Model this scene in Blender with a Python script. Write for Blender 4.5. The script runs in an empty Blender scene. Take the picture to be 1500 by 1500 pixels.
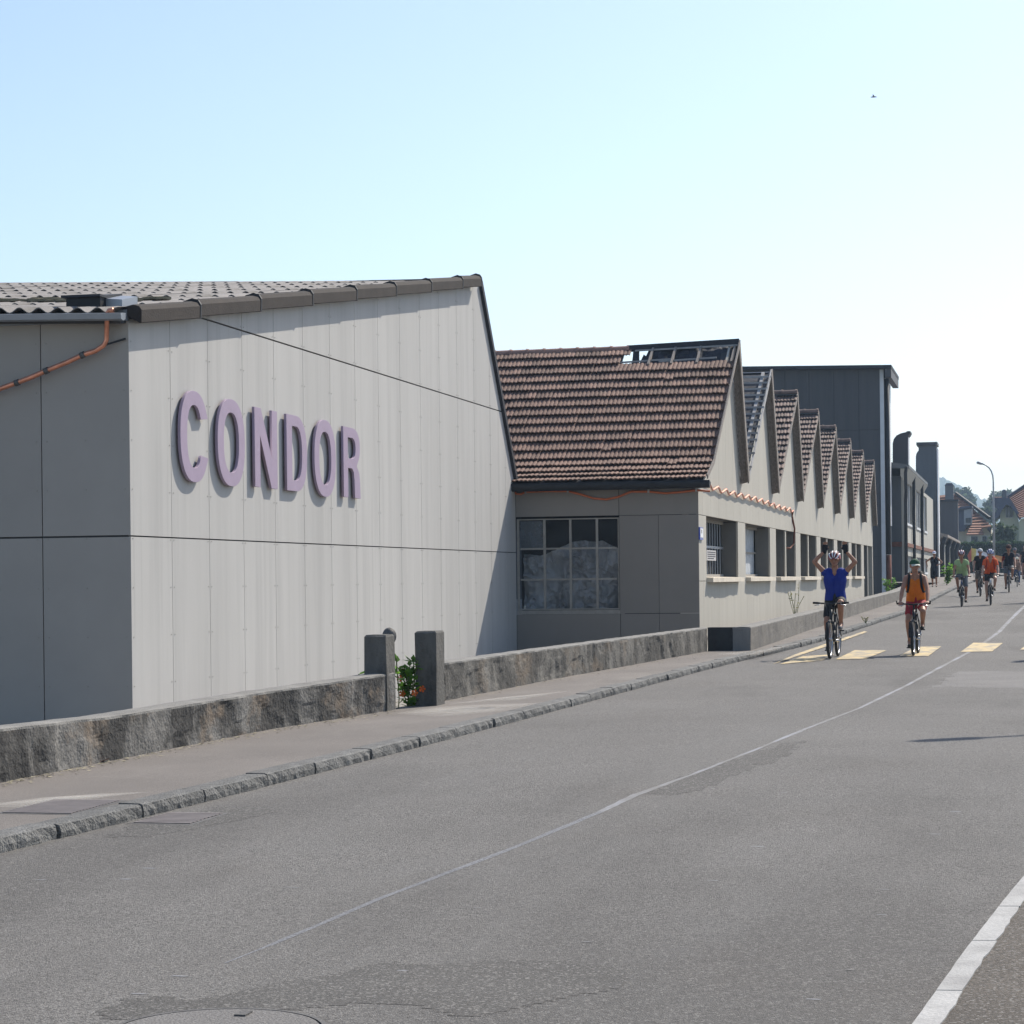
import bpy, math, random
from math import sin, cos, pi, radians, sqrt, atan2
from mathutils import Vector, Matrix, noise as mnoise
import numpy as np
random.seed(7)
scene = bpy.context.scene
COL = scene.collection
EYE = 1.5
FOC, ROLL, HORY = 3200.0, 0.011, 850.25
YAW = math.atan2(750.05, 3200.0)
# ------------------------------------------------------------------ camera
cam_d = bpy.data.cameras.new('camera')
cam = bpy.data.objects.new('camera', cam_d); COL.objects.link(cam)
cam_d.sensor_width = 36; cam_d.lens = 36*FOC/1500
cam_d.shift_y = (HORY-750)/1500
cam_d.clip_start = .1; cam_d.clip_end = 6000
FW = Vector((-sin(YAW), cos(YAW), 0)); RT = Vector((cos(YAW), sin(YAW), 0)); UP = Vector((0, 0, 1))
_x = RT*cos(ROLL)-UP*sin(ROLL); _y = RT*sin(ROLL)+UP*cos(ROLL); _z = -FW
cam.matrix_world = Matrix(((_x.x, _y.x, _z.x, 0), (_x.y, _y.y, _z.y, 0), (_x.z, _y.z, _z.z, EYE), (0, 0, 0, 1)))
scene.camera = cam
# ------------------------------------------------------------------ light
SUN = Vector((.5, 1.0, 1.1)).normalized()
EL = math.asin(SUN.z); AZ = atan2(SUN.x, SUN.y)
world = bpy.data.worlds.new('World'); scene.world = world; world.use_nodes = True
wn = world.node_tree; wn.nodes.clear()
wo = wn.nodes.new('ShaderNodeOutputWorld'); wb = wn.nodes.new('ShaderNodeBackground'); ws = wn.nodes.new('ShaderNodeTexSky')
ws.sky_type = 'NISHITA'; ws.sun_disc = False; ws.sun_elevation = EL; ws.sun_rotation = AZ
ws.altitude = 400; ws.air_density = 1.0; ws.dust_density = 1.5; ws.ozone_density = 1.3
wb.inputs['Strength'].default_value = .13
wn.links.new(ws.outputs[0], wb.inputs[0]); wn.links.new(wb.outputs[0], wo.inputs[0])
sd = bpy.data.lights.new('sun', 'SUN'); sd.energy = 4.6; sd.angle = radians(.53); sd.color = (1, .93, .82)
so = bpy.data.objects.new('sun', sd); COL.objects.link(so); so.location = (0, 0, 60)
so.rotation_euler = SUN.to_track_quat('Z', 'Y').to_euler()
vs = scene.view_settings
scene.display_settings.display_device = 'sRGB'
vs.view_transform = 'Standard'; vs.look = 'None'; vs.gamma = 1; vs.use_curve_mapping = False; vs.exposure = .45

# ------------------------------------------------------------------ projection helpers (pixel of the 1500 px photograph -> point in the world)
def ray(px, py):
    a = (px-750)/FOC; b = (HORY-py)/FOC
    a, b = a*cos(ROLL)+b*sin(ROLL), -a*sin(ROLL)+b*cos(ROLL)
    return FW+RT*a+UP*b
O = Vector((0, 0, EYE))
def on_x(px, py, X): d = ray(px, py); return O+d*(X/d.x)
def on_y(px, py, Y): d = ray(px, py); return O+d*(Y/d.y)
_dt = [(-40, 1.5), (0, 1.47), (7, 1.46), (14, 1.41), (20, 1.38), (32, 1.31), (41, 1.25), (60, 1.02), (68, .93), (82, .68), (95, .5), (110, .42), (150, .2), (230, -.2), (300, -.3), (2000, -.3)]
_tx = [a for a, b in _dt]; _ty = [b for a, b in _dt]
def zg(Y):
    return EYE-float(np.mean(np.interp([Y-5, Y-2.5, Y, Y+2.5, Y+5], _tx, _ty)))
def ground(px, py, dz=0):
    d = ray(px, py); lo, hi = 2.0, 400.0
    for _ in range(50):
        m = (lo+hi)/2; p = O+d*m
        if p.z > zg(p.y)+dz: lo = m
        else: hi = m
    return O+d*lo
def depth(p): return (p-O).dot(FW)
def height_at(p, py, px=None):          # z of the point straight above p that is seen at image row py
    Z = depth(p); a = (p-O).dot(RT)/Z
    px_ = px if px is not None else 750+FOC*a
    for _ in range(3):
        d = ray(px_, py); z = EYE+Z*d.z
        px_ = 750+FOC*(a*cos(ROLL)-(d.z)*sin(ROLL))
    return z

# ------------------------------------------------------------------ mesh builder
class MB:
    def __init__(s): s.v = []; s.f = []
    def add(s, pts): n = len(s.v); s.v += [tuple(p) for p in pts]; return n
    def poly(s, pts): n = s.add(pts); s.f.append(tuple(range(n, n+len(pts)))); return s
    def prism(s, pts, d):
        d = Vector(d); k = len(pts); n = s.add(pts); s.add([Vector(p)+d for p in pts])
        s.f.append(tuple(range(n, n+k))[::-1]); s.f.append(tuple(range(n+k, n+2*k)))
        for i in range(k): j = (i+1) % k; s.f.append((n+i, n+j, n+k+j, n+k+i))
        return s
    def box(s, x0, x1, y0, y1, z0, z1):
        return s.prism([(x0, y0, z0), (x1, y0, z0), (x1, y1, z0), (x0, y1, z0)], (0, 0, z1-z0))
    def bar(s, a, b, w, h, up=(0, 0, 1)):
        a = Vector(a); b = Vector(b); d = (b-a).normalized(); u = Vector(up)
        if abs(d.dot(u)) > .98: u = Vector((0, 1, 0))
        r = d.cross(u).normalized(); u = r.cross(d)
        return s.prism([a-r*w/2-u*h/2, a+r*w/2-u*h/2, a+r*w/2+u*h/2, a-r*w/2+u*h/2], b-a)
    def tube(s, pts, r, n=8, rads=None, caps=True, closed=False):
        pts = [Vector(p) for p in pts]; m = len(pts); base = len(s.v); prev = None
        for i, p in enumerate(pts):
            if closed: d = pts[(i+1) % m]-pts[i-1]
            else: d = pts[min(i+1, m-1)]-pts[max(i-1, 0)]
            d = d.normalized() if d.length > 1e-9 else Vector((0, 0, 1))
            if prev is None:
                u = Vector((0, 0, 1)) if abs(d.z) < .9 else Vector((1, 0, 0))
                u = (u-d*u.dot(d)).normalized()
            else:
                u = prev-d*prev.dot(d); u = u.normalized()
            prev = u; w = d.cross(u); rr = rads[i] if rads else r
            s.v += [tuple(p+(u*cos(2*pi*k/n)+w*sin(2*pi*k/n))*rr) for k in range(n)]
        for i in range(m if closed else m-1):
            a = base+i*n; b = base+((i+1) % m)*n
            for k in range(n): j = (k+1) % n; s.f.append((a+k, a+j, b+j, b+k))
        if caps and not closed:
            s.f.append(tuple(range(base, base+n))[::-1]); s.f.append(tuple(range(base+(m-1)*n, base+m*n)))
        return s
    def grid(s, rows):
        n = len(rows[0]); b = len(s.v)
        for r in rows: s.v += [tuple(p) for p in r]
        for i in range(len(rows)-1):
            for j in range(n-1): a = b+i*n+j; s.f.append((a, a+1, a+n+1, a+n))
        return s
    def ball(s, c, r, n=10, m=6, sc=(1, 1, 1), z0=-1.0, z1=1.0):
        rows = []
        for i in range(m+1):
            t = math.asin(max(-1, min(1, z0)))+(math.asin(z1)-math.asin(z0))*i/m
            rows.append([(c[0]+r*sc[0]*cos(t)*cos(2*pi*k/n), c[1]+r*sc[1]*cos(t)*sin(2*pi*k/n), c[2]+r*sc[2]*sin(t)) for k in range(n+1)])
        return s.grid(rows)
    def mesh(s, name, m=None, smooth=False, off=None):
        me = bpy.data.meshes.new(name)
        v = s.v if off is None else [(x-off[0], y-off[1], z-off[2]) for x, y, z in s.v]
        me.from_pydata(v, [], s.f); me.update()
        if m: me.materials.append(m)
        if smooth: me.polygons.foreach_set('use_smooth', [True]*len(me.polygons))
        return me
    def build(s, name, m=None, parent=None, smooth=False, kind=None, local=False):
        off = None
        if parent is not None and not local: off = ORG[parent.name]
        return link(name, s.mesh(name, m, smooth, off), parent, kind)
ORG = {}
def link(name, me, parent=None, kind=None):
    o = bpy.data.objects.new(name, me); COL.objects.link(o)
    if parent is not None:
        o.parent = parent; ORG[o.name] = ORG[parent.name]
    else: ORG[o.name] = Vector((0, 0, 0))
    if kind: o['kind'] = kind
    return o
def thing(name, label, cat, loc=(0, 0, 0), rz=0, group=None):
    o = bpy.data.objects.new(name, None); COL.objects.link(o)
    o.empty_display_size = .2; o.location = loc; o.rotation_euler = (0, 0, rz); ORG[o.name] = Vector(loc)
    return tag(o, label, cat, group)
def tag(o, label, cat, group=None):
    o['label'] = label; o['category'] = cat
    if group: o['group'] = group
    return o
def lerp(a, b, t): return a+(b-a)*t
def clip(poly, a, b):      # keep the side of poly where a*y + b <= 0 in 2-D lists; a is normal (n0,n1)
    out = []
    for i in range(len(poly)):
        p, q = poly[i], poly[(i+1) % len(poly)]
        dp = a[0]*p[0]+a[1]*p[1]-b; dq = a[0]*q[0]+a[1]*q[1]-b
        if dp <= 0: out.append(p)
        if dp*dq < 0: t = dp/(dp-dq); out.append((p[0]+(q[0]-p[0])*t, p[1]+(q[1]-p[1])*t))
    return out
def clip_convex(poly, conv):   # conv counter-clockwise
    for i in range(len(conv)):
        p, q = conv[i], conv[(i+1) % len(conv)]
        n = (q[1]-p[1], -(q[0]-p[0]))
        poly = clip(poly, n, n[0]*p[0]+n[1]*p[1])
        if len(poly) < 3: return []
    return poly

# ------------------------------------------------------------------ materials
def S(r, g, b, k=1.0):
    f = lambda c: (c/12.92 if c <= .04045 else ((c+.055)/1.055)**2.4)
    return (f(r/255)*k, f(g/255)*k, f(b/255)*k)
def mat(name, col, rough=.8, var=.12, scale=2.0, col2=None, bump=0.0, bscale=60, stretch=(1, 1, 1), rnd=0.0, metal=0.0, spec=.3, island=0.0, detail=6, fine=0.0, fscale=200, contrast=(.3, .7)):
    m = bpy.data.materials.new(name); m.use_nodes = True; nt = m.node_tree; N = nt.nodes; L = nt.links
    b = N['Principled BSDF']; b.inputs['Roughness'].default_value = rough; b.inputs['Metallic'].default_value = metal
    b.inputs['Specular IOR Level'].default_value = spec
    tc = N.new('ShaderNodeTexCoord'); mp = N.new('ShaderNodeMapping'); L.new(tc.outputs['Object'], mp.inputs[0]); mp.inputs['Scale'].default_value = stretch
    nz = N.new('ShaderNodeTexNoise'); nz.inputs['Scale'].default_value = scale; nz.inputs['Detail'].default_value = detail; nz.inputs['Roughness'].default_value = .62
    L.new(mp.outputs[0], nz.inputs['Vector'])
    rp = N.new('ShaderNodeValToRGB'); rp.color_ramp.elements[0].position = contrast[0]; rp.color_ramp.elements[1].position = contrast[1]
    c2 = col2 if col2 else tuple(min(1, c*(1+var)) for c in col)
    c1 = col if col2 else tuple(c*(1-var) for c in col)
    rp.color_ramp.elements[0].color = (*c1, 1); rp.color_ramp.elements[1].color = (*c2, 1)
    L.new(nz.outputs[0], rp.inputs[0]); out = rp.outputs[0]
    def mul(out, src, amt):
        mr = N.new('ShaderNodeMapRange'); mr.inputs[3].default_value = 1-amt; mr.inputs[4].default_value = 1+amt; L.new(src, mr.inputs[0])
        mx = N.new('ShaderNodeVectorMath'); mx.operation = 'SCALE'; L.new(out, mx.inputs[0]); L.new(mr.outputs[0], mx.inputs['Scale']); return mx.outputs[0]
    if fine:
        n2 = N.new('ShaderNodeTexNoise'); n2.inputs['Scale'].default_value = fscale; n2.inputs['Detail'].default_value = 3; L.new(tc.outputs['Object'], n2.inputs['Vector'])
        r2 = N.new('ShaderNodeMapRange'); r2.inputs[1].default_value = .3; r2.inputs[2].default_value = .7; L.new(n2.outputs[0], r2.inputs[0])
        out = mul(out, r2.outputs[0], fine)
    if rnd: oi = N.new('ShaderNodeObjectInfo'); out = mul(out, oi.outputs['Random'], rnd)
    if island: gi = N.new('ShaderNodeNewGeometry'); out = mul(out, gi.outputs['Random Per Island'], island)
    L.new(out, b.inputs['Base Color'])
    if bump:
        nb = N.new('ShaderNodeTexNoise'); nb.inputs['Scale'].default_value = bscale; nb.inputs['Detail'].default_value = 4; L.new(tc.outputs['Object'], nb.inputs['Vector'])
        bp = N.new('ShaderNodeBump'); bp.inputs['Strength'].default_value = min(1, bump); bp.inputs['Distance'].default_value = .02; L.new(nb.outputs[0], bp.inputs['Height']); L.new(bp.outputs[0], b.inputs['Normal'])
    return m
def add_stain(m, col, scale, stretch, lo, hi, amount=1.0, seed=0.0):   # a second, blotchy colour laid over a material
    nt = m.node_tree; N = nt.nodes; L = nt.links; b = N['Principled BSDF']
    src = b.inputs['Base Color'].links[0].from_socket
    tc = N.new('ShaderNodeTexCoord'); mp = N.new('ShaderNodeMapping'); mp.inputs['Scale'].default_value = stretch; mp.inputs['Location'].default_value = (seed, seed*.7, seed*.3); L.new(tc.outputs['Object'], mp.inputs[0])
    nz = N.new('ShaderNodeTexNoise'); nz.inputs['Scale'].default_value = scale; nz.inputs['Detail'].default_value = 8; nz.inputs['Roughness'].default_value = .65; L.new(mp.outputs[0], nz.inputs['Vector'])
    mr = N.new('ShaderNodeMapRange'); mr.inputs[1].default_value = lo; mr.inputs[2].default_value = hi; mr.inputs[3].default_value = 0; mr.inputs[4].default_value = amount; L.new(nz.outputs[0], mr.inputs[0])
    mx = N.new('ShaderNodeMix'); mx.data_type = 'RGBA'; L.new(mr.outputs[0], mx.inputs[0]); L.new(src, mx.inputs[6]); mx.inputs[7].default_value = (*col, 1)
    L.new(mx.outputs[2], b.inputs['Base Color']); return m
def add_specks(m, scale, light, dark, pl=.82, pd=.2):      # single pale and dark stones in the mix
    nt = m.node_tree; N = nt.nodes; L = nt.links; b = N['Principled BSDF']
    tc = N.new('ShaderNodeTexCoord'); vo = N.new('ShaderNodeTexVoronoi'); vo.inputs['Scale'].default_value = scale; L.new(tc.outputs['Object'], vo.inputs['Vector'])
    se = N.new('ShaderNodeSeparateColor'); L.new(vo.outputs['Color'], se.inputs[0])
    for lo, hi, col in ((pl, pl+.12, light), (pd, pd-.12, dark)):
        src = b.inputs['Base Color'].links[0].from_socket
        mr = N.new('ShaderNodeMapRange'); mr.inputs[1].default_value = lo; mr.inputs[2].default_value = hi; mr.inputs[4].default_value = .62; L.new(se.outputs[0], mr.inputs[0])
        mx = N.new('ShaderNodeMix'); mx.data_type = 'RGBA'; L.new(mr.outputs[0], mx.inputs[0]); L.new(src, mx.inputs[6]); mx.inputs[7].default_value = (*col, 1); L.new(mx.outputs[2], b.inputs['Base Color'])
    return m
def glass_mat(name, tint=(.6, .7, .75), opac=.35, rough=.1):
    m = bpy.data.materials.new(name); m.use_nodes = True; nt = m.node_tree; N = nt.nodes; L = nt.links
    b = N['Principled BSDF']; b.inputs['Base Color'].default_value = (*tint, 1); b.inputs['Roughness'].default_value = rough; b.inputs['Alpha'].default_value = opac
    tc = N.new('ShaderNodeTexCoord'); nz = N.new('ShaderNodeTexNoise'); nz.inputs['Scale'].default_value = 2.2; nz.inputs['Detail'].default_value = 6; L.new(tc.outputs['Object'], nz.inputs['Vector'])
    mr = N.new('ShaderNodeMapRange'); mr.inputs[1].default_value = .3; mr.inputs[2].default_value = .75; mr.inputs[3].default_value = opac*.5; mr.inputs[4].default_value = min(1, opac*1.6); L.new(nz.outputs[0], mr.inputs[0]); L.new(mr.outputs[0], b.inputs['Alpha'])
    return m
M = {}
M['asphalt'] = mat('asphalt', (.172, .164, .154), .92, .10, .35, bump=.7, bscale=160, fine=.55, fscale=95, spec=.2)
add_stain(M['asphalt'], (.12, .114, .107), .25, (1, .3, 1), .50, .60, .75, 3)
add_stain(M['asphalt'], (.185, .178, .168), .9, (1.0, .05, 1), .5, .7, .6, 13)
add_stain(M['asphalt'], (.125, .112, .10), .5, (1, .6, 1), .55, .75, .5, 31)
add_stain(M['asphalt'], (.18, .175, .168), 1.1, (1, .3, 1), .58, .72, .5, 8)
M['asphalt_patch'] = mat('asphalt_patch', (.095, .09, .084), .9, .12, 1.5, bump=.5, bscale=160, fine=.5, fscale=95)
M['asphalt_brown'] = mat('asphalt_brown', (.10, .086, .072), .9, .15, 1.2, bump=.6, bscale=160, fine=.55, fscale=90)
for k_ in ('asphalt', 'asphalt_patch', 'asphalt_brown'): add_specks(M[k_], 105, (.27, .257, .24), (.08, .076, .072))
M['sidewalk'] = mat('sidewalk', (.165, .148, .134), .9, .12, .8, bump=.4, bscale=150, fine=.3, fscale=110)
add_stain(M['sidewalk'], (.25, .23, .205), .5, (1, .4, 1), .55, .75, .7, 2)
M['granite'] = mat('granite', (.14, .138, .132), .85, .25, 9, bump=.9, bscale=55, fine=.4, fscale=120, rnd=.1)
M['edging'] = mat('edging', (.35, .345, .335), .8, .12, 5, bump=.3, fine=.15, rnd=.05)
add_stain(M['edging'], (.22, .215, .21), 4, (1, 1, 1), .48, .7, .8)
M['yellow'] = mat('yellow_paint', (.50, .39, .21), .8, .15, 6, fine=.25, fscale=60)
add_stain(M['yellow'], (.20, .195, .19), 4, (1, .5, 1), .46, .60, .8, 1)
M['white_line'] = mat('white_paint', (.24, .245, .265), .8, .1, 5, fine=.2)
add_stain(M['white_line'], (.16, .154, .147), 3.0, (1, .3, 1), .40, .58, .95, 4)
M['seal'] = mat('joint_seal', (.165, .167, .175), .9, .1, 3, fine=.5, fscale=95, spec=.15)
M['iron'] = mat('iron', (.115, .11, .105), .7, .2, 8, metal=.3, bump=.3)
M['iron_pink'] = mat('iron_worn', (.20, .175, .165), .6, .15, 8, metal=.2)
M['concrete'] = mat('weathered_concrete', (.17, .162, .15), .95, .2, 3, bump=.7, bscale=30, fine=.2, fscale=60)
add_stain(M['concrete'], (.040, .038, .036), 1.5, (1.2, 1.2, .6), .42, .56, .92, 1)
add_stain(M['concrete'], (.185, .14, .10), 1.5, (1, 1, 1.2), .54, .64, .75, 5)
M['concrete_b'] = mat('plastered_concrete', (.165, .155, .138), .95, .2, 3, bump=.6, bscale=30, fine=.2, fscale=60)
add_stain(M['concrete_b'], (.05, .047, .043), 2.0, (1.3, 1.3, .7), .40, .58, .85, 2)
add_stain(M['concrete_b'], (.19, .14, .095), 1.0, (1, 1, 1.2), .56, .70, .7, 9)
M['concrete_c'] = mat('grey_concrete', (.165, .152, .135), .95, .15, 2, bump=.5, bscale=30, fine=.15, fscale=60)
add_stain(M['concrete_c'], (.10, .095, .09), 1.2, (1, 1, .5), .45, .65, .7, 2)
M['coping'] = mat('coping', (.20, .192, .178), .9, .2, 3, bump=.5, fine=.15)
M['pillar'] = mat('pillar_concrete', (.21, .205, .195), .95, .2, 4, bump=.5, bscale=30, stretch=(1, 1, .3))
M['panel'] = mat('fibre_cement', (.44, .428, .408), .75, .05, .9, stretch=(1.5, 1.5, .25), rnd=.025, bump=.05, bscale=20, spec=.25)
add_stain(M['panel'], (.36, .35, .335), 1.2, (2.5, 2.5, .12), .48, .75, .75, 6)
add_stain(M['panel'], (.31, .30, .285), 3.0, (3, 3, .05), .58, .75, .5, 16)
M['panel_left'] = mat('fibre_cement_shaded', (.315, .29, .262), .75, .05, 1.0, rnd=.03, spec=.25)  # darker copy of the front panels, the side wall's shade put into the colour
M['panel_beige'] = mat('beige_cladding', (.44, .412, .355), .75, .06, 1.0, stretch=(2, 2, .15), rnd=.03, spec=.25)
M['panel_dark'] = mat('shaded_grey_cladding', (.225, .205, .183), .7, .06, .7, rnd=.04, spec=.3)  # grey cladding, set darker still to deepen the shade of the window wall
M['backing'] = mat('dark_backing', (.06, .06, .062), .9)
M['reveal'] = mat('shaded_reveal', (.15, .145, .135), .85, .1, 2)  # darker than the pillar fronts: recess shade painted into the jambs and lintels
M['sill'] = mat('sill_stone', (.62, .55, .45), .8, .1, 4, bump=.1)
M['corrugated'] = mat('weathered_sheet', (.23, .215, .205), .9, .2, 2.2, bump=.3, bscale=40, rnd=.09, fine=.15, fscale=60)
add_stain(M['corrugated'], (.10, .09, .075), 2.0, (1, .6, 1), .55, .7, .6, 4)
M['verge'] = mat('verge_cap', (.038, .031, .027), .9, .2, 3, bump=.4, bscale=40, rnd=.1)
M['lichen'] = mat('lichen', (.22, .19, .13), .95, .3, 5, bump=.5)
M['zinc'] = mat('zinc', (.27, .29, .32), .45, .08, 3, metal=.4, spec=.5)
M['copper'] = mat('copper', (.62, .26, .16), .38, .2, 8, metal=.7, spec=.5)
M['orange'] = mat('orange_cable', (.50, .13, .05), .5, .15, 8)
M['black'] = mat('black_metal', (.02, .021, .024), .6, .2, 5)
M['darktrim'] = mat('dark_trim', (.03, .032, .04), .7, .2, 3)
M['mauve'] = mat('mauve_paint', (.335, .265, .35), .6, .06, 4, stretch=(1, 1, .5), spec=.3)
add_stain(M['mauve'], (.27, .20, .25), 3, (1, 1, .4), .6, .75, .5)
M['tile'] = mat('clay_tile', (.165, .097, .073), .8, .3, 9, bump=.3, bscale=50, island=.36, rnd=.22, spec=.25)
add_stain(M['tile'], (.20, .155, .125), 6, (1, 1, 1), .55, .70, .5, 5)
M['tile_old'] = mat('old_tile', (.17, .115, .095), .8, .3, 9, bump=.3, bscale=50, island=.3, spec=.35)
add_stain(M['tile_old'], (.05, .047, .044), 4, (1, 1, 1), .52, .66, .7, 5)
M['ridge'] = mat('ridge_tile', (.33, .19, .145), .7, .2, 6, bump=.2, rnd=.1, spec=.35)
M['wood'] = mat('weathered_wood', (.25, .22, .195), .9, .35, 5, stretch=(6, 6, .6), bump=.5, bscale=60)
M['batten'] = mat('batten_wood', (.36, .35, .34), .85, .2, 4, rnd=.12)
M['lining'] = mat('roof_lining', (.03, .032, .04), .55, .4, 4, bump=.6, bscale=8)
M['mullion'] = mat('window_bar', (.30, .28, .25), .8, .15, 8)
M['dark'] = mat('interior_darkness', (.012, .012, .014), .9)  # near-black: darkness of the unlit rooms put into the colour
M['sheet'] = mat('plastic_sheet', (.36, .38, .40), .35, .2, .9, bump=.15, bscale=5, spec=.5)
add_stain(M['sheet'], (.13, .135, .14), .8, (1, 1, .6), .46, .66, .75, 3)
M['glass'] = glass_mat('dirty_glass', (.12, .14, .16), .08, .2)
M['glass_dark'] = mat('dark_glass', (.03, .035, .042), .2, .3, 2, spec=.5)
M['blind'] = mat('blind', (.40, .43, .46), .8, .2, 5)
M['blue_sign'] = mat('blue_enamel', (.03, .06, .35), .3, .05, 4)
M['white'] = mat('white_print', (.75, .75, .76), .6, .04, 4)
M['ink'] = mat('ink', (.05, .05, .06), .7)
M['slate'] = mat('slate_cladding', (.075, .074, .078), .6, .15, .5, stretch=(4, 4, .2), rnd=.05, spec=.35)
add_stain(M['slate'], (.045, .045, .05), 1.2, (2, 2, .15), .5, .7, .6)
M['annex'] = mat('annex_render', (.40, .385, .34), .85, .08, 1, stretch=(1, 1, .3))
M['annex_grey'] = mat('annex_grey', (.115, .125, .135), .8, .1, 1, stretch=(2, 2, .2))
M['whitetrim'] = mat('white_trim', (.62, .63, .64), .6, .08, 2)
M['rust'] = mat('rust_paint', (.17, .06, .035), .85, .25, 4)
M['yard'] = mat('yard_gravel', (.24, .225, .205), .95, .25, 3, bump=.5, bscale=40, fine=.3, fscale=30)
M['grass'] = mat('grass', (.06, .085, .03), .95, .4, 4)
def leafmat(name, c, is_=.45):
    m = mat(name, c, .6, .25, 3, island=is_, spec=.3); b = m.node_tree.nodes['Principled BSDF']
    nt = m.node_tree; N = nt.nodes; L = nt.links; out = N['Material Output']      # sunlight glows through the blades
    tr = N.new('ShaderNodeBsdfTranslucent'); L.new(b.inputs['Base Color'].links[0].from_socket, tr.inputs[0]); mx = N.new('ShaderNodeMixShader'); mx.inputs[0].default_value = .45
    L.new(b.outputs[0], mx.inputs[1]); L.new(tr.outputs[0], mx.inputs[2]); L.new(mx.outputs[0], out.inputs['Surface']); return m
M['leaf'] = leafmat('leaf', (.14, .30, .03)); M['leaf_dry'] = leafmat('dry_leaf', (.22, .21, .07)); M['hedge'] = leafmat('hedge_leaf', (.035, .065, .028))
M['tree'] = leafmat('tree_leaf', (.05, .075, .035)); M['petal'] = mat('petal', (.75, .14, .02), .6); M['stem'] = mat('stem', (.12, .14, .05), .8)
M['bark'] = mat('bark', (.09, .075, .06), .95, .3, 8)
M['hill'] = mat('forest_hill', (.045, .07, .035), .95, .4, .02)
M['h_roof'] = mat('house_roof', (.25, .12, .08), .85, .25, 3, stretch=(1, 1, 3), island=.15)
M['h_wall'] = mat('house_wall', (.50, .47, .38), .85, .06, 1); M['h_green'] = mat('house_wall_green', (.42, .44, .33), .85, .06, 1); M['h_slate'] = mat('house_slate', (.075, .085, .12), .8, .15, 2)
M['steel'] = mat('galvanised', (.32, .33, .35), .5, .08, 3, metal=.5)
M['skin'] = mat('skin', (.33, .165, .105), .55, .08, 12, spec=.4); M['skin2'] = mat('skin_pale', (.42, .25, .19), .55, .08, 12, spec=.4)
def plain(n, c, r=.75, v=.12): 
    if n not in M: M[n] = mat(n, c, r, v, 9)
    return M[n]
plain('rubber', (.018, .018, .019)); plain('chrome', (.5, .5, .52), .3); M['chrome'].node_tree.nodes['Principled BSDF'].inputs['Metallic'].default_value = .8
# ------------------------------------------------------------------ plan of the street, read from the photograph
XC = -10.9
YW = on_x(756, 830, XC).y                     # where the shaded window wall meets the hall wall
XF = on_y(1024, 830, YW).x                    # plane of the sawtooth facade
SW = .08
kerb_px = [(-160, 1290), (0, 1248), (350, 1163), (700, 1072), (1050, 977), (1200, 941), (1330, 898), (1400, 863)]
kp = [ground(*p) for p in kerb_px]
kY = [p.y for p in kp]+[120, 160, 216]; kX = [p.x for p in kp]+[kp[-1].x+.1, kp[-1].x+.6, kp[-1].x+2.5]
kY = [-30]+kY; kX = [kX[0]-1.0]+kX
def xk(Y): return float(np.mean(np.interp([Y-2, Y-1, Y, Y+1, Y+2], kY, kX)))
w1 = [ground(x, y, SW) for x, y in [(-170, 1180), (0, 1147), (160, 1115), (400, 1068), (579, 1040)]]
w2 = [ground(x, y, SW) for x, y in [(652, 1027), (800, 997), (1036, 954)]]
w3 = [ground(x, y, SW) for x, y in [(1100, 953), (1180, 925), (1328, 880)]]
w3[2].x = w3[1].x+.42
pY = [-30]+[p.y for p in w1+w2]+[w3[0].y+.01]+[p.y for p in w3[1:]]; pX = [w1[0].x-.4]+[p.x for p in w1+w2]+[p.x for p in w3]
def xp(Y): return float(np.interp(Y, pY, pX))
YARD = EYE-2.1
# terrain, far beyond everything
rows = []
Ys = [-30, -12]+[i*2.0 for i in range(0, 60)]+[125, 135, 150, 175, 200, 230, 260, 320, 500, 800, 1100, 1800, 2700]
for Y in Ys:
    r = []
    y3 = w3[-1].y
    for X, k in [(-1000, 0), (-120, 0), (-40, 0), (-12, 0), (-9, 0), (None, 1), (None, 2), (20, 3), (60, 3), (1000, 3)]:
        lo = lerp(YARD, zg(Y)-.02, max(0, min(1, (Y-109)/4)))
        if k == 0: r.append((X, Y, lo))
        elif k == 1: r.append((min(xp(Y), -3.2)-.35, Y, lerp(lo, zg(Y), .35)))
        elif k == 2: r.append((xk(Y)-.3, Y, zg(Y)-.06))
        else: r.append((X, Y, zg(Y)-.06))
    rows.append(r)
MB().grid(rows).build('ground', M['yard'], smooth=True, kind='structure')
# road
rows = []
for Y in [-8+i*.3 for i in range(160)]+[40+i*1.0 for i in range(177)]:
    a = xk(Y)
    rows.append([(lerp(a, 14, t), Y, zg(Y)) for t in (0, .08, .2, .35, .5, .7, 1)])
road = MB().grid(rows).build('road', M['asphalt'], smooth=True, kind='structure')
# pavement
rows = []
for i in range(0, 150):
    Y = -8+i*1.5; a = xk(Y)-.16; b = xp(Y)-.12 if Y < 112 else XF-.2
    rows.append([(lerp(b, a, t), Y, zg(Y)+SW) for t in (0, .5, 1)])
sidewalk = MB().grid(rows).build('pavement', M['sidewalk'], smooth=True, kind='structure')
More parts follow.
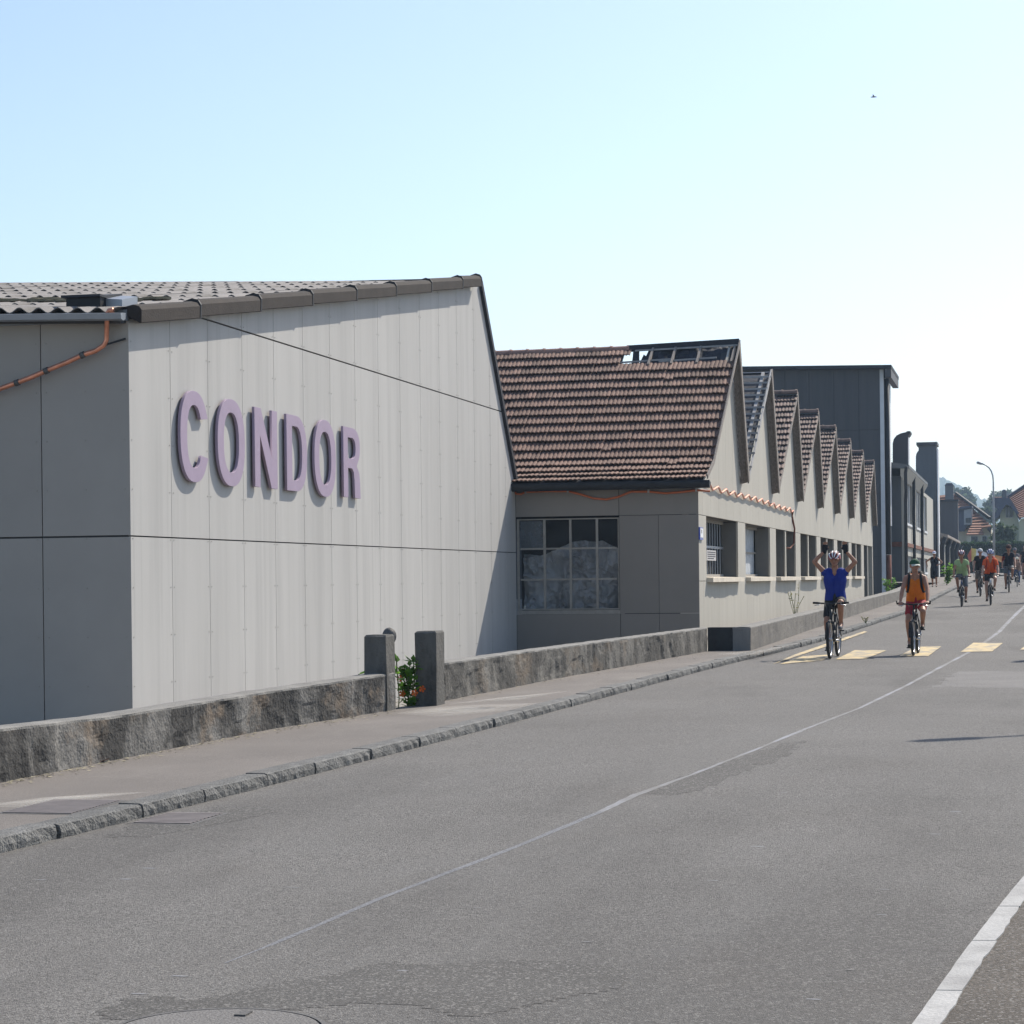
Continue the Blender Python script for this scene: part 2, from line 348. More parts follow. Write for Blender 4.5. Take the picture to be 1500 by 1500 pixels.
# kerb of granite stones with open joints
kerb = thing('kerb', 'x', 'y'); del kerb['label'], kerb['category']; kerb['kind'] = 'structure'
def stone_mesh(L, seed):
    rnd = random.Random(seed); b = MB(); n = 14
    prof = [(-.16, -.2), (-.16, .087), (-.02, .087), (0.0, .079), (.008, .04), (.004, -.03)]
    rows = []
    for i in range(n+1):
        y = -L/2+L*i/n
        rows.append([(px+(rnd.uniform(-.010, .010) if j >= 4 else rnd.uniform(-.004, .004)*(j > 1)), y, pz+(rnd.uniform(-.003, .003) if j in (2, 3) else 0)) for j, (px, pz) in enumerate(prof)])
    b.grid(rows); b.poly(rows[0]); b.poly(rows[-1][::-1])
    return b.mesh('kerb_stone', M['granite'])
KL = [1.02, .86, 1.18, .95]
km = [stone_mesh(l, i) for i, l in enumerate(KL)]
Y = 6.0; i = 0
while Y < 118:
    q = random.randrange(4); L = KL[q]+.03
    a = Vector((xk(Y), Y, zg(Y))); c = Vector((xk(Y+L), Y+L, zg(Y+L))); d = c-a
    o = link('kerb_stone', km[q], kerb); o.location = (a+c)/2+Vector((random.uniform(-.008, .008), 0, random.uniform(-.006, .004)))
    o.rotation_euler = (atan2(d.z, d.y), 0, -atan2(d.x, d.y)); Y += L*d.y/d.length
# markings: sheets just above the road
def sheet(name, pxs, m, dz, parent=road, base=None):
    pts = [ground(*p) for p in pxs]
    if name != 'road_patch': return MB().poly([(p.x, p.y, p.z+dz) for p in pts]).build(name, m, parent)
    P = [(p.x, p.y) for p in pts]; mb = MB(); cx, cy = (.03, .05) if P[0][1] < 12 else (.05, .12)
    def inside(x, y):
        c = False
        for i in range(len(P)):
            (x0, y0), (x1, y1) = P[i-1], P[i]
            if (y0 > y) != (y1 > y) and x < (x1-x0)*(y-y0)/(y1-y0)+x0: c = not c
        return c
    ix = {}; f = lambda i, j: ix.setdefault((i, j), mb.add([(i*cx, j*cy, zg(j*cy)+dz)]))
    for j in range(int(min(p[1] for p in P)/cy)-1, int(max(p[1] for p in P)/cy)+2):
        for i in range(int(min(p[0] for p in P)/cx)-1, int(max(p[0] for p in P)/cx)+2):
            n_ = .12*mnoise.noise(Vector((i*cx*3, j*cy*3, 1)))
            if inside((i+.5)*cx+n_, (j+.5)*cy+2*n_): mb.f.append((f(i, j), f(i+1, j), f(i+1, j+1), f(i, j+1)))
    return mb.build(name, m, parent)
def ribbon(name, left, right, m, dz, parent=road, jag=0, sub=6):
    rows = []
    for a, b in zip(zip(left[:-1], left[1:]), zip(right[:-1], right[1:])):
        for k in range(sub):
            t = k/sub; rows.append([lerp(Vector(a[0]), Vector(a[1]), t), lerp(Vector(b[0]), Vector(b[1]), t)])
    rows.append([Vector(left[-1]), Vector(right[-1])])
    out = []
    for r in rows:
        j = random.uniform(-jag, jag); j2 = random.uniform(-jag, jag)
        out.append([(r[0].x+j, r[0].y, zg(r[0].y)+dz), (r[1].x+j2, r[1].y, zg(r[1].y)+dz)])
    return MB().grid(out).build(name, m, parent)
def px_ribbon(name, c, w, m, dz, jag=0):
    P = [ground(*p) for p in c]; l = []; r = []
    for i, p in enumerate(P):
        d = P[min(i+1, len(P)-1)]-P[max(i-1, 0)]; d.z = 0; d.normalize(); s = Vector((-d.y, d.x, 0)); ww = w[i] if isinstance(w, list) else w
        l.append(p+s*ww/2); r.append(p-s*ww/2)
    return ribbon(name, l, r, m, dz, jag=jag)
px_ribbon('joint_line', [(330, 1411), (400, 1383), (560, 1315), (740, 1247), (880, 1189)], [.012, .025, .035, .04, .045], M['seal'], .0012, .004)
px_ribbon('centre_line', [(880, 1189), (930, 1165), (1010, 1136), (1100, 1101), (1180, 1068), (1260, 1037), (1330, 1003), (1380, 976), (1420, 955), (1445, 939), (1464, 925), (1480, 908), (1490, 898), (1503, 886)], [.045, .06, .03, .035, .045, .045, .05, .06, .065, .07, .08, .09, .1, .1], M['white_line'], .0015, .005)
bars = [[(1132, 973.5), (1152, 967), (1206, 949), (1271, 926), (1266, 925), (1204, 945.5), (1165, 959)], [(1142, 973.5), (1204, 968), (1222, 959), (1176, 962)],
        [(1224, 966.5), (1269, 965.5), (1299, 953), (1252, 953)], [(1316, 962), (1360, 961.5), (1379, 947.5), (1342, 948)],
        [(1407, 955.5), (1453, 955), (1469, 942.5), (1426, 942)], [(1494, 952.5), (1540, 952), (1552, 940), (1510, 940)]]
for b in bars: sheet('crossing_bar', b, M['yellow'], .008)
# darker repairs in the asphalt
M['asphalt_pale'] = mat('asphalt_pale', (.17, .162, .155), .9, .1, 1.5, bump=.5, bscale=160, fine=.4, fscale=95)
sheet('road_patch', [(150, 1228), (240, 1223), (420, 1188), (440, 1180), (330, 1180), (262, 1196), (180, 1212)], M['asphalt_patch'], .0012)
sheet('road_patch', [(930, 1166), (1020, 1160), (1170, 1098), (1160, 1086), (1080, 1112)], M['asphalt_patch'], .0012)
sheet('road_patch', [(1370, 1006), (1500, 1008), (1600, 1008), (1600, 982), (1400, 984)], M['asphalt_pale'], .0012)
sheet('road_patch', [(560, 1412), (760, 1408), (960, 1410), (900, 1450), (720, 1482), (520, 1470), (120, 1492), (140, 1470), (300, 1462)], M['asphalt_patch'], .0012)
# flush white edging of stones at the right and the brown strip behind it
eL = [ground(*p) for p in [(1310, 1540), (1340, 1500), (1412, 1398), (1470, 1322), (1530, 1250), (1640, 1120)]]
edging = thing('edging', 'x', 'y'); del edging['label'], edging['category']; edging['kind'] = 'structure'
t = 0
def along(P, s):
    for a, b in zip(P[:-1], P[1:]):
        l = (b-a).length
        if s <= l: return lerp(a, b, s/l)
        s -= l
    return P[-1]
tot = sum((b-a).length for a, b in zip(eL[:-1], eL[1:]))
s = .0; k = 0
while s < tot-.6:
    L = [.95, 1.05, .9][k % 3]; k += 1
    A = []; B = []
    for i in range(9):
        q = along(eL, s+(L-.012)*i/8); A.append((q.x+random.uniform(-.0012, .0012), q.y, zg(q.y))); B.append((q.x+.092+random.uniform(-.007, .004), q.y+.01, zg(q.y)))
    m = MB(); up = Vector((0, 0, .012))
    for i in range(8):
        m.poly([Vector(A[i])+up, Vector(B[i])+up, Vector(B[i+1])+up, Vector(A[i+1])+up])
        m.poly([A[i], Vector(A[i])+up, Vector(A[i+1])+up, A[i+1]]); m.poly([B[i], Vector(B[i])+up, Vector(B[i+1])+up, B[i+1]])
    m.poly([A[0], B[0], Vector(B[0])+up, Vector(A[0])+up]); m.build('edging_stone', M['edging'], edging); s += L
verge = MB()
rows = [[(p.x+.07, p.y, zg(p.y)+.006), (p.x+6, p.y, zg(p.y)+.006)] for p in [along(eL, tot*i/30) for i in range(31)]]
verge.grid(rows).build('side_path', M['asphalt_brown'], kind='structure')
# iron covers
def manhole():
    c = ground(318, 1512); t = thing('manhole_cover', 'round iron manhole cover with a dark rim in the asphalt near the camera', 'manhole cover', (c.x, c.y, zg(c.y)))
    n = 40; R = .34
    m = MB(); ring = lambda r, z: [(c.x+r*cos(2*pi*i/n), c.y+r*sin(2*pi*i/n), zg(c.y)+z) for i in range(n+1)]
    m.grid([ring(R+.016, .002), ring(R+.016, .010), ring(R, .010), ring(R, .006)]).build('frame', M['iron'], t)
    MB().poly(ring(R-.008, .010)[:-1]).build('lid', M['asphalt_pale'], t)
    MB().box(c.x-.02, c.x+.02, c.y+R-.13, c.y+R-.06, zg(c.y)+.011, zg(c.y)+.016).build('lifting_slot', M['iron'], t)
manhole()
def grate(px, py, w, l, dz, label, kind, nb, mm):
    c = ground(px, py, dz); z = zg(c.y)+dz; t = thing(kind, label, 'drain cover', (c.x, c.y, z)); sl = (zg(c.y+.5)-zg(c.y-.5))
    f = lambda x, y, h: (c.x+x, c.y+y, z+y*sl+h)
    m = MB(); m.poly([f(-w/2, -l/2, .002), f(w/2, -l/2, .002), f(w/2, l/2, .002), f(-w/2, l/2, .002)]); m.build('frame', M['iron'], t)
    for i in range(nb):
        y = -l/2+.03+(l-.06)*(i+.5)/nb; h = (l-.06)/nb*.32
        MB().prism([f(-w/2+.03, y-h, .003), f(w/2-.03, y-h, .003), f(w/2-.03, y+h, .003), f(-w/2+.03, y+h, .003)], (0, 0, .004)).build('bar', M[mm], t)
grate(262, 1199, .42, .62, 0, 'rectangular iron gully grate in the road against the kerb', 'gully_grate', 9, 'iron_pink')
grate(92, 1182, .5, .8, SW, 'ribbed iron cover set into the pavement beside the kerb', 'service_cover', 16, 'iron_pink')
# dead leaf, small litter
for px, py, n, c, lab, dz in [(150, 1117, 'dry_leaf', 'h_roof', 'curled brown leaf lying at the foot of the dirty wall', SW)]:
    c0 = ground(px, py, dz); l = MB().grid([[(c0.x-.05+.05*j, c0.y-.03+.03*i, c0.z+.01+.02*abs(j-1)) for j in range(3)] for i in range(3)]).build(n, M[c]); tag(l, lab, 'leaf')

M['glare'] = glass_mat('pavement_glare', (.55, .52, .47), .16, .95)
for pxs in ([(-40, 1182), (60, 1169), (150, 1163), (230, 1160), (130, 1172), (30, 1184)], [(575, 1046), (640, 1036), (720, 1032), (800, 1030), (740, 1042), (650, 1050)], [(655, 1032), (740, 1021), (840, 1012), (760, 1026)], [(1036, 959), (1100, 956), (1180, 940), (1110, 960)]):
    for k in range(4):      # reflected sunlight painted as pale layers on the pavement, fading outwards
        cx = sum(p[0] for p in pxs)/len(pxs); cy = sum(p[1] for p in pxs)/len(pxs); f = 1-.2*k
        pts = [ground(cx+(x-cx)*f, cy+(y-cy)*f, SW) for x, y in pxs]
        MB().poly([(p.x, p.y, zg(p.y)+SW+.0012*(k+1)+.002) for p in pts]).build('glare_streak', M['glare'], sidewalk)
fl = MB(); rng = random.Random(12)      # pale flecks of old paint on the asphalt
for px, py in [(1148, 1161), (1400, 1189), (1370, 1222), (1292, 1340), (1245, 1421), (1192, 1464), (1296, 1303), (220, 1272), (185, 1288), (60, 1289), (205, 1456), (265, 1430), (590, 1422), (1045, 1290), (860, 1380), (1110, 1240), (700, 1330), (430, 1300), (960, 1215)]:
    p = ground(px, py); L = rng.uniform(.02, .045); w = L*.3; z = zg(p.y)+.0015
    fl.poly([(p.x-L, p.y-w, z), (p.x+L*.6, p.y-w*1.3, z), (p.x+L, p.y+w*.3, z), (p.x+L*.2, p.y+w, z), (p.x-L*.8, p.y+w*.6, z)])
fl.build('paint_flecks', M['white_line'], kind='stuff')
# ------------------------------------------------------------------ low walls along the pavement
def fb(x, y, z, sc): return mnoise.fractal(Vector((x*sc, y*sc, z*sc)), 1.0, 2.0, 4)
def low_wall(label, base, top_px, thick, mkey, rough=.009, cells=.045, endcap=True, group='low concrete walls along the pavement', seed=0, breakdepth=.012):
    o0 = base[0]; t = thing('low_wall', label, 'wall', (o0.x, o0.y, o0.z), group=group)
    Yb = [p.y for p in base]
    tops = [height_at(p, py) for p, py in zip(base, top_px)]
    f_x = lambda Y: float(np.interp(Y, Yb, [p.x for p in base])); f_t = lambda Y: float(np.interp(Y, Yb, tops))
    L = Yb[-1]-Yb[0]; n = max(6, int(L/cells)); n = min(n, 260); mrow = 14
    rows = []; edge = []
    for j in range(mrow+1):
        r = []
        for i in range(n+1):
            Y = Yb[0]+L*i/n; zb = zg(Y)+SW-.05; zt = f_t(Y); z = lerp(zb, zt-.025, j/mrow)
            q = fb(Y+seed, 0, z*1.5, 1.3); d = -breakdepth*max(0, min(1, (q-.06)/.14))
            r.append((f_x(Y)+d+rough*fb(Y+seed, 3, z, 5), Y, z))
        rows.append(r)
    MB().grid(rows).build('face', M[mkey], t)
    top = []
    for i in range(n+1):
        Y = Yb[0]+L*i/n; zt = f_t(Y)+.006*fb(Y+seed, 8, 0, 2.5); e = .010*fb(Y, 5, 0, 4)-.006
        x = rows[-1][i][0]
        top.append([(x, Y, rows[-1][i][2]), (x+.004+e, Y, zt-.008), (x-.02+e, Y, zt), (f_x(Y)-thick*.5, Y, zt+.004), (f_x(Y)-thick, Y, zt-.005), (f_x(Y)-thick, Y, zg(Y)-1.0)])
    MB().grid(top).build('coping', M['coping'], t)
    e0 = [rows[0][0], rows[-1][0], top[0][2], top[0][4], top[0][5]]; e1 = [rows[0][-1], rows[-1][-1], top[-1][2], top[-1][4], top[-1][5]]
    MB().poly(e0).poly(e1).build('end_face', M['pillar'], t)
    return t
low_wall('blackened broken low wall in the left foreground, with a rough stone top', w1[:], [1102, 1066.5, 1049, 1011, 985], .24, 'concrete', seed=1)
low_wall('streaked plaster low wall to the right of the gate posts', w2[:], [970.5, 950, 919.5], .24, 'concrete_b', seed=11, breakdepth=.014)
w3b = w3[:]+[Vector((w3[-1].x+.05, w3[-1].y+16, zg(w3[-1].y+16)+SW))]
low_wall('plain grey low wall running under the beige sawtooth facade', w3b, [918.5, 899.5, 866, 852], .3, 'concrete_c', rough=.008, seed=21, breakdepth=.004)
# the dark return between the two walls
def pier():
    a = w2[-1]; b = w3[0]; zt = height_at(b, 918.5); z0 = zg(b.y)-.3
    t = thing('wall_return', 'return, coloured black for its shade, where the low wall steps out towards the road', 'wall', (b.x, b.y, z0))
    y0 = min(a.y, b.y)+.0
    xm = lerp(a.x, b.x, .58)
    MB().box(a.x-.02, xm-.015, b.y-.004, b.y+.3, z0, zt-.004).build('slab', M['black_shade'], t)
    MB().box(xm+.015, b.x-.012, b.y+.03, b.y+.3, z0, zt-.01).build('slab', M['black_shade'], t)
    MB().box(xm-.02, xm+.02, b.y+.1, b.y+.3, z0, zt).build('joint', M['pillar'], t)
M['black_shade'] = mat('shaded_concrete', (.035, .036, .037), .9, .3, 4, bump=.4)  # near-black concrete: the shade of the return's face is in its colour
pier()
def gate_post(label, pxL, pxM, pxR, ytop, ybase, rub):
    c = ground(pxM, ybase, SW); zt = height_at(c, ytop); Zd = depth(c)
    w = (pxM-pxL)*Zd/FOC/cos(YAW); l = (pxR-pxM)*Zd/((1500-pxM)*cos(YAW))
    t = thing('gate_post', label, 'gate post', (c.x-w/2, c.y+l/2, c.z), group='concrete gate posts')
    m = MB(); r = lambda: random.uniform(-.006, .006)
    b = .008
    zs = [c.z-.25, c.z+.1, lerp(c.z, zt, .5), zt-.02, zt]
    rows = []
    for k, z in enumerate(zs):
        s = .014 if k == 4 else 0
        rows.append([(c.x-w+s+r(), c.y+s+r(), z), (c.x-s+r(), c.y+s+r(), z), (c.x-s+r(), c.y+l-s+r(), z), (c.x-w+s+r(), c.y+l-s+r(), z)])
        rows[-1].append(rows[-1][0])
    m.grid(rows); m.poly(rows[-1][:4]); m.build('shaft', M['post'], t)
    return t, c, w, l, zt
M['post'] = mat('post_concrete', (.115, .11, .10), .95, .25, 4, bump=.6, bscale=30, stretch=(1, 1, .25))
add_stain(M['post'], (.045, .044, .042), 2.5, (1.5, 1.5, .5), .48, .66, .8)
gp1 = gate_post('left concrete gate post at the end of the blackened wall', 534.7, 567, 579.5, 930, 1042, 0)
gp2 = gate_post('right concrete gate post at the start of the streaked plaster wall', 608.8, 640, 652, 924.5, 1034, 0)
t, c, w, l, zt = gp1
q = on_y(571, 990, c.y+l+.35); zk = height_at(q, 919)
k = thing('post_cap', 'dark domed iron post standing behind the left gate post', 'post', (q.x, q.y, YARD))
MB().tube([(q.x, q.y, YARD), (q.x, q.y, zk-.08)], .055, 12).build('shaft', M['iron'], k, True)
MB().ball((q.x, q.y, zk-.09), .075, 14, 8, (1, 1, 1.2)).build('dome', M['iron'], k, True)
# ------------------------------------------------------------------ plants
def leafy(mb, c, n, r, lh, rng, up=.3):
    for _ in range(n):
        d = Vector((rng.gauss(0, 1), rng.gauss(0, 1), rng.gauss(0, 1)*.8)); d.normalize(); p = Vector(c)+Vector((d.x*r[0], d.y*r[1], d.z*r[2]))*rng.random()**.45
        a = Vector((rng.uniform(-1, 1), rng.uniform(-1, 1), rng.uniform(-.4, .9))).normalized(); s = a.cross(Vector((rng.uniform(-1, 1), rng.uniform(-1, 1), rng.uniform(-1, 1)))).normalized()
        L = lh*rng.uniform(.6, 1.3); w = L*.34
        mb.poly([p, p+a*L*.45+s*w, p+a*L, p+a*L*.45-s*w])
def weed(name, label, base, h, spread, n, leaf, flowers=0, seed=1, leafkey='leaf', stems=5, cat='plant', single=False):
    rng = random.Random(seed); t = thing(name, label, cat, base); b = Vector(base)
    st = MB(); lf = []
    for k in range(stems):
        top = b+Vector((rng.uniform(-spread, spread), rng.uniform(-spread, spread), h*rng.uniform(.6, 1.0))); mid = lerp(b, top, .5)+Vector((rng.uniform(-.04, .04), rng.uniform(-.04, .04), .03))
        st.tube([b+Vector((rng.uniform(-.03, .03), rng.uniform(-.03, .03), 0)), mid, top], .006, 5)
        for i in range(n//stems):
            u = rng.uniform(.15, 1); p = lerp(b, mid, u*2) if u < .5 else lerp(mid, top, u*2-1)
            a = Vector((rng.uniform(-1, 1), rng.uniform(-1, 1), rng.uniform(-.2, .7))).normalized(); s = a.cross(Vector((rng.uniform(-.4, .4), rng.uniform(-.4, .4), 1))).normalized(); nn = a.cross(s)
            L = leaf*rng.uniform(.6, 1.25); w = L*.36; q = p+a*L*.25
            lf.append([p, q, q+a*L*.25+s*w+nn*L*.08, p+a*L, q+a*L*.25-s*w+nn*L*.08])
    st.build('stem', M['stem'], t)
    m = MB()
    for pts in lf:
        m.poly([pts[0], pts[2], pts[3]]); m.poly([pts[0], pts[3], pts[4]])
        if single: m.build('leaf', M[leafkey], t); m = MB()
    if not single: m.build('foliage', M[leafkey], t, kind='stuff')
    for k in range(flowers):
        p = b+Vector((rng.uniform(-spread, spread)*.9, rng.uniform(-spread, spread)*.9, h*rng.uniform(.3, .6))); m = MB()
        for i in range(5): a = 2*pi*i/5; d = Vector((cos(a), -.5, sin(a)))*.03; s_ = Vector((-sin(a), 0, cos(a)))*.014; m.poly([p, p+d+s_, p+d*1.25, p+d-s_])
        m.build('flower', M['petal'], t)
    return t
pb = on_y(602, 1034, gp2[1].y-.02); pb.z = zg(pb.y)+SW-.08
weed('flowering_weed', 'green leafy weed with orange red flowers growing between the gate posts', pb, .62, .15, 130, .105, 5, 3, stems=8, single=True)
pb = on_y(577, 985, gp1[1].y+gp1[3]+.16); pb.z = zg(pb.y)-.3
weed('climbing_weed', 'leafy shoot climbing behind the left gate post', pb, 1.0, .06, 45, .08, 0, 5, stems=3)
pb = on_y(530, 985, gp1[1].y+gp1[3]+.1); pb.z = zg(pb.y)-.1
weed('small_weed', 'small leafy shoot behind the end of the blackened wall', pb, .55, .07, 34, .10, 0, 6, stems=3)
pb = on_x(1165, 903, w3[1].x-.45); pb.z = height_at(pb, 908)
weed('dry_weed', 'thin dry weed rising above the grey low wall before the beige cladding', pb, .85, .22, 40, .06, 0, 8, 'leaf_dry', stems=6)
pb = ground(1387, 857, SW)
weed('kerbside_weed', 'bushy green weed at the back of the pavement near the walker', pb, .95, .3, 150, .2, 0, 9, stems=10)
pb = on_x(1303, 872, XF+.7); pb.z = height_at(pb, 872)
weed('wall_weed', 'green weed growing at the foot of the dark tall building', pb, .95, .3, 110, .18, 0, 10, stems=9)
pb = ground(1268, 913, SW)
weed('gutter_weed', 'tiny dry weed sprouting from the kerb joint behind the blue rider', pb, .16, .12, 24, .05, 0, 14, 'leaf_dry', stems=6)
# straw and dry crumbs along the foot of the left wall
cr = MB(); rng = random.Random(3)
for _ in range(500):
    px = rng.uniform(0, 580) if rng.random() < .8 else rng.uniform(660, 1030)
    py = float(np.interp(px, [0, 160, 400, 579, 652, 800, 1036], [1147, 1115, 1068, 1040, 1027, 997, 954]))+abs(rng.gauss(0, 3))+1
    p = ground(px, py, SW); a = rng.uniform(0, pi); L = rng.uniform(.006, .028); d = Vector((cos(a), sin(a), 0))*L; s_ = Vector((-sin(a), cos(a), 0))*L*.35
    z = Vector((0, 0, .006)); cr.poly([p-d+z, p+s_+z*1.6, p+d+z, p-s_+z])
cr.build('dry_litter', mat('straw', (.24, .215, .15), .9, .3, 20, island=.4), kind='stuff')
# ------------------------------------------------------------------ the big hall with the sign
Y0 = on_x(191.5, 785, XC).y
zE = on_x(191.5, 469, XC).z; zS1 = on_x(191.5, 785, XC).z; zS2 = .5*(on_x(300, 464, XC).z+on_x(728, 603, XC).z)
Rg = on_x(702, 414, XC); YR = Rg.y; zR = Rg.z; zW = on_x(755, 710, XC).z
ZB = YARD-.25
hall = thing('factory_hall', 'long grey panelled hall with a corrugated roof and raised letters on its side wall', 'building', (XC-4, Y0, YARD))
poly = [(Y0, ZB), (YW, ZB), (YW, zW), (YR, zR), (Y0, zE)]
body = [(Y0+.03, ZB-.05), (YW-.03, ZB-.05), (YW-.03, zW-.03), (YR, zR-.06), (Y0+.03, zE-.03)]
MB().prism([(XC-.035, y, z) for y, z in body], (-16, 0, 0)).build('core', M['backing'], hall)
PW = 1.361
g = .012
def wall_piece_x(name, pl, X, th, m, parent, bev=.0):
    if len(pl) < 3: return
    MB().prism([(X, y, z) for y, z in pl], (-th, 0, 0)).build(name, m, parent)
for k in range(17):
    a = Y0+(PW*k if k else 0); b = min(Y0+PW*(k+1), YW+.02)
    if a >= YW-.05: break
    jit = 0
    for z0, z1 in ((ZB, zS1-.009), (zS1+.009, zS2-.012), (zS2+.012, zR+1)):
        pl = clip_convex([(a+g/2 if k else a, z0), (b-g/2, z0), (b-g/2, z1), (a+g/2 if k else a, z1)], poly)
        wall_piece_x('wall_panel', pl, XC+jit, .03, M['panel'], hall)
scr = MB()      # fixing screws
for k in range(17):
    for sx in (-.06, .06):
        y = Y0+PW*k+sx
        if y > YW or y < Y0: continue
        for z in np.arange(YARD+.2, zR, .62):
            ok = clip_convex([(y-.01, z-.01), (y+.01, z-.01), (y+.01, z+.01), (y-.01, z+.01)], poly)
            if len(ok) >= 3: scr.prism([(XC+.002, y+.007*cos(i*pi/3), z+.007*sin(i*pi/3)) for i in range(6)], (.006, 0, 0))
SX = on_y(62.5, 785, Y0).x; LW = XC-SX
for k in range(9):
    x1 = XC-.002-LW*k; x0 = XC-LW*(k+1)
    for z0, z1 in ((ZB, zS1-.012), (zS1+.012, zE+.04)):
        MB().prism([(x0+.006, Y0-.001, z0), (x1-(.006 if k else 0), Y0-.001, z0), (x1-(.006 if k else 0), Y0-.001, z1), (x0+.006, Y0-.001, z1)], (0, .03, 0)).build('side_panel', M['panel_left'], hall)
    if k < 4:
        for sx in (.07, LW/2, LW-.07):
            for z in np.arange(YARD+.2, zE, .62): scr.prism([(x0+sx+.010*cos(i*pi/3), Y0-.002, z+.010*sin(i*pi/3)) for i in range(6)], (0, -.006, 0))
scr.build('panel_screw', M['mullion'], hall, kind='stuff')
# corrugated roof sheets
ce = on_x(205, 450, XC+.16); cr_ = on_x(702, 404, XC+.16)        # upper line of the verge caps
ze = ce.z-.115; zr = cr_.z-.06; Ye = Y0-.28
ey = Vector((0, YR-Ye, zr-(ze))).normalized(); SHX = Vector((1, 0, -.037)); ez = SHX.cross(ey).normalized()
def roof_pt(X, s, n=0): return Vector((XC, Ye, ze))+SHX*(X-XC)+ey*s+ez*n
RLEN = sqrt((YR-Ye)**2+(zr-ze)**2); NR = 9; EXP = RLEN/NR
sm = MB(); NW = 4; seg = 8; WD = 1.06
prof = [(WD*i/(NW*seg), (.034)*cos(2*pi*NW*i/(NW*seg))) for i in range(NW*seg+1)]
sm.grid([[(x, 0, h-.012) for x, h in prof], [(x, 0, h) for x, h in prof], [(x, EXP+.12, h) for x, h in prof]])
sme = sm.mesh('roof_sheet', M['corrugated'])
for r in range(NR):
    for c in range(14 if r < 3 else 18):
        o = link('roof_sheet', sme, hall)
        p = roof_pt(XC-.02-(c+1)*WD, EXP*r, .055+random.uniform(-.004, .004))
        ax = SHX; tilt = -.024/EXP; ay = (ey+ez*tilt).normalized(); az = ax.cross(ay).normalized()
        p += ax*random.uniform(-.01, .01); q = p-ORG[hall.name]
        o.matrix_basis = Matrix(((ax.x, ay.x, az.x, q.x), (ax.y, ay.y, az.y, q.y), (ax.z, ay.z, az.z, q.z), (0, 0, 0, 1)))
MB().prism([roof_pt(XC-.03, .1, -.12), roof_pt(XC-.03, RLEN, -.12), roof_pt(XC-19, RLEN, -.12), roof_pt(XC-19, .1, -.12)], ez*.1).build('roof_deck', M['backing'], hall)
# mossy strip where two rows of sheets meet
ms = MB()
for i in range(150):
    x = XC-1.0-random.random()**1.3*6; s = EXP*(1.0+random.uniform(.35, .95)); p = roof_pt(x, s, .09); r = random.uniform(.05, .14)
    ms.ball(p, r, 6, 3, (1.5, 1, .25))
ms.build('roof_moss', M['lichen'], hall, kind='stuff')
# verge caps down the gable edge
jx = [203, 290, 379, 455, 520, 578, 630, 676, 703]
for i in range(8):
    ya = on_x(jx[i], 440, XC+.16).y; yb = on_x(jx[i+1], 420, XC+.16).y
    def zc(Y): return lerp(ce.z, cr_.z, (Y-ce.y)/(cr_.y-ce.y))
    rows = []
    for y, dz in ((ya+.012, .026), (yb+.05, 0.0)):
        z = zc(y)+dz
        pr = [(XC+.17, z-.225), (XC+.19, z-.215), (XC+.195, z-.06), (XC+.16, z-.01), (XC+.08, z+.012), (XC-.02, z-.01), (XC-.1, z-.07)]
        rows.append([(x, y, zz) for x, zz in pr])
    m = MB(); m.grid(rows); m.poly(rows[0]); m.poly([(XC+.17, rows[0][0][1], rows[0][0][2]), (XC+.04, rows[0][0][1], rows[0][0][2]), (XC+.04, rows[1][0][1], rows[1][0][2]), (XC+.17, rows[1][0][1], rows[1][0][2])])
    vc = m.build('verge_cap', M['verge'], hall)
    z = zc(yb)+.012; ring = []
    for y in (yb-.015, yb+.03): ring.append([(XC+.155, y, z-.235), (XC+.196, y, z-.23), (XC+.203, y, z-.05), (XC+.165, y, z+.012), (XC+.08, y, z+.04), (XC-.05, y, z+.0)])
    MB().grid(ring).poly(ring[0]).build('cap_joint', M['black'], vc)
# dark trim down the steep back edge
MB().bar((XC+.02, YR-.02, zR+.0), (XC+.02, YW+.04, zW-.05), .1, .12, (0, 1, 1)).build('edge_trim', M['darktrim'], hall)
MB().prism([(XC+.05, YR, zR+.1), (XC+.05, YW+.1, zW), (XC-19, YW+.1, zW), (XC-19, YR, zR+.5)], (0, .05, 0)).build('back_slope', M['darktrim'], hall)
# gutter under the eave
gz = ze-.06; gp = []
for X in (XC-16, XC+.06): gp.append([(X, Ye+a, gz+.055-.028*(X-XC)+b) for a, b in ((.06, .03), (.05, -.05), (-.02, -.075), (-.08, -.06), (-.10, .01), (-.085, .015))])
m = MB(); m.grid(gp); m.poly(gp[1]); m.build('gutter', M['zinc'], hall)
MB().box(XC-16, XC+.0, Y0-.05, Y0+.03, zE-.02, zE+.12).build('eave_board', M['zinc'], hall)
# roof hatch
def roof_hit(px, py):
    d = ray(px, py); P0 = roof_pt(XC, 0, .06); return O+d*((P0-O).dot(ez)/d.dot(ez))
h0 = on_y(97, 449.5, Ye+.55); h1 = on_y(147, 449.5, Ye+.55); h2 = on_y(172, 448.5, Ye+.55)
Zh = depth(h0); hh = 13.5*Zh/FOC
hx0, hx1, hx2 = h0.x, h1.x, h2.x; hy = h0.y; hz = h0.z
hatch = MB().prism([(hx0, hy, hz-.1), (hx1, hy, hz-.1), (hx1, hy, hz+hh), (hx0, hy, hz+hh)], (0, .7, .12)).build('roof_hatch', M['black'], hall)
MB().box(hx0-.05, hx1+.02, hy-.05, hy+.8, hz+hh*.95, hz+hh*.95+.03).build('lid', M['darktrim'], hatch)
m = MB(); m.prism([(hx1+.01, hy+.15, hz-.05), (hx2, hy+.15, hz-.05), (hx2, hy+.15, hz+hh*.72), (hx1+.01, hy+.15, hz+hh*.9)], (0, .5, .1)); m.build('flap', M['zinc'], hatch)
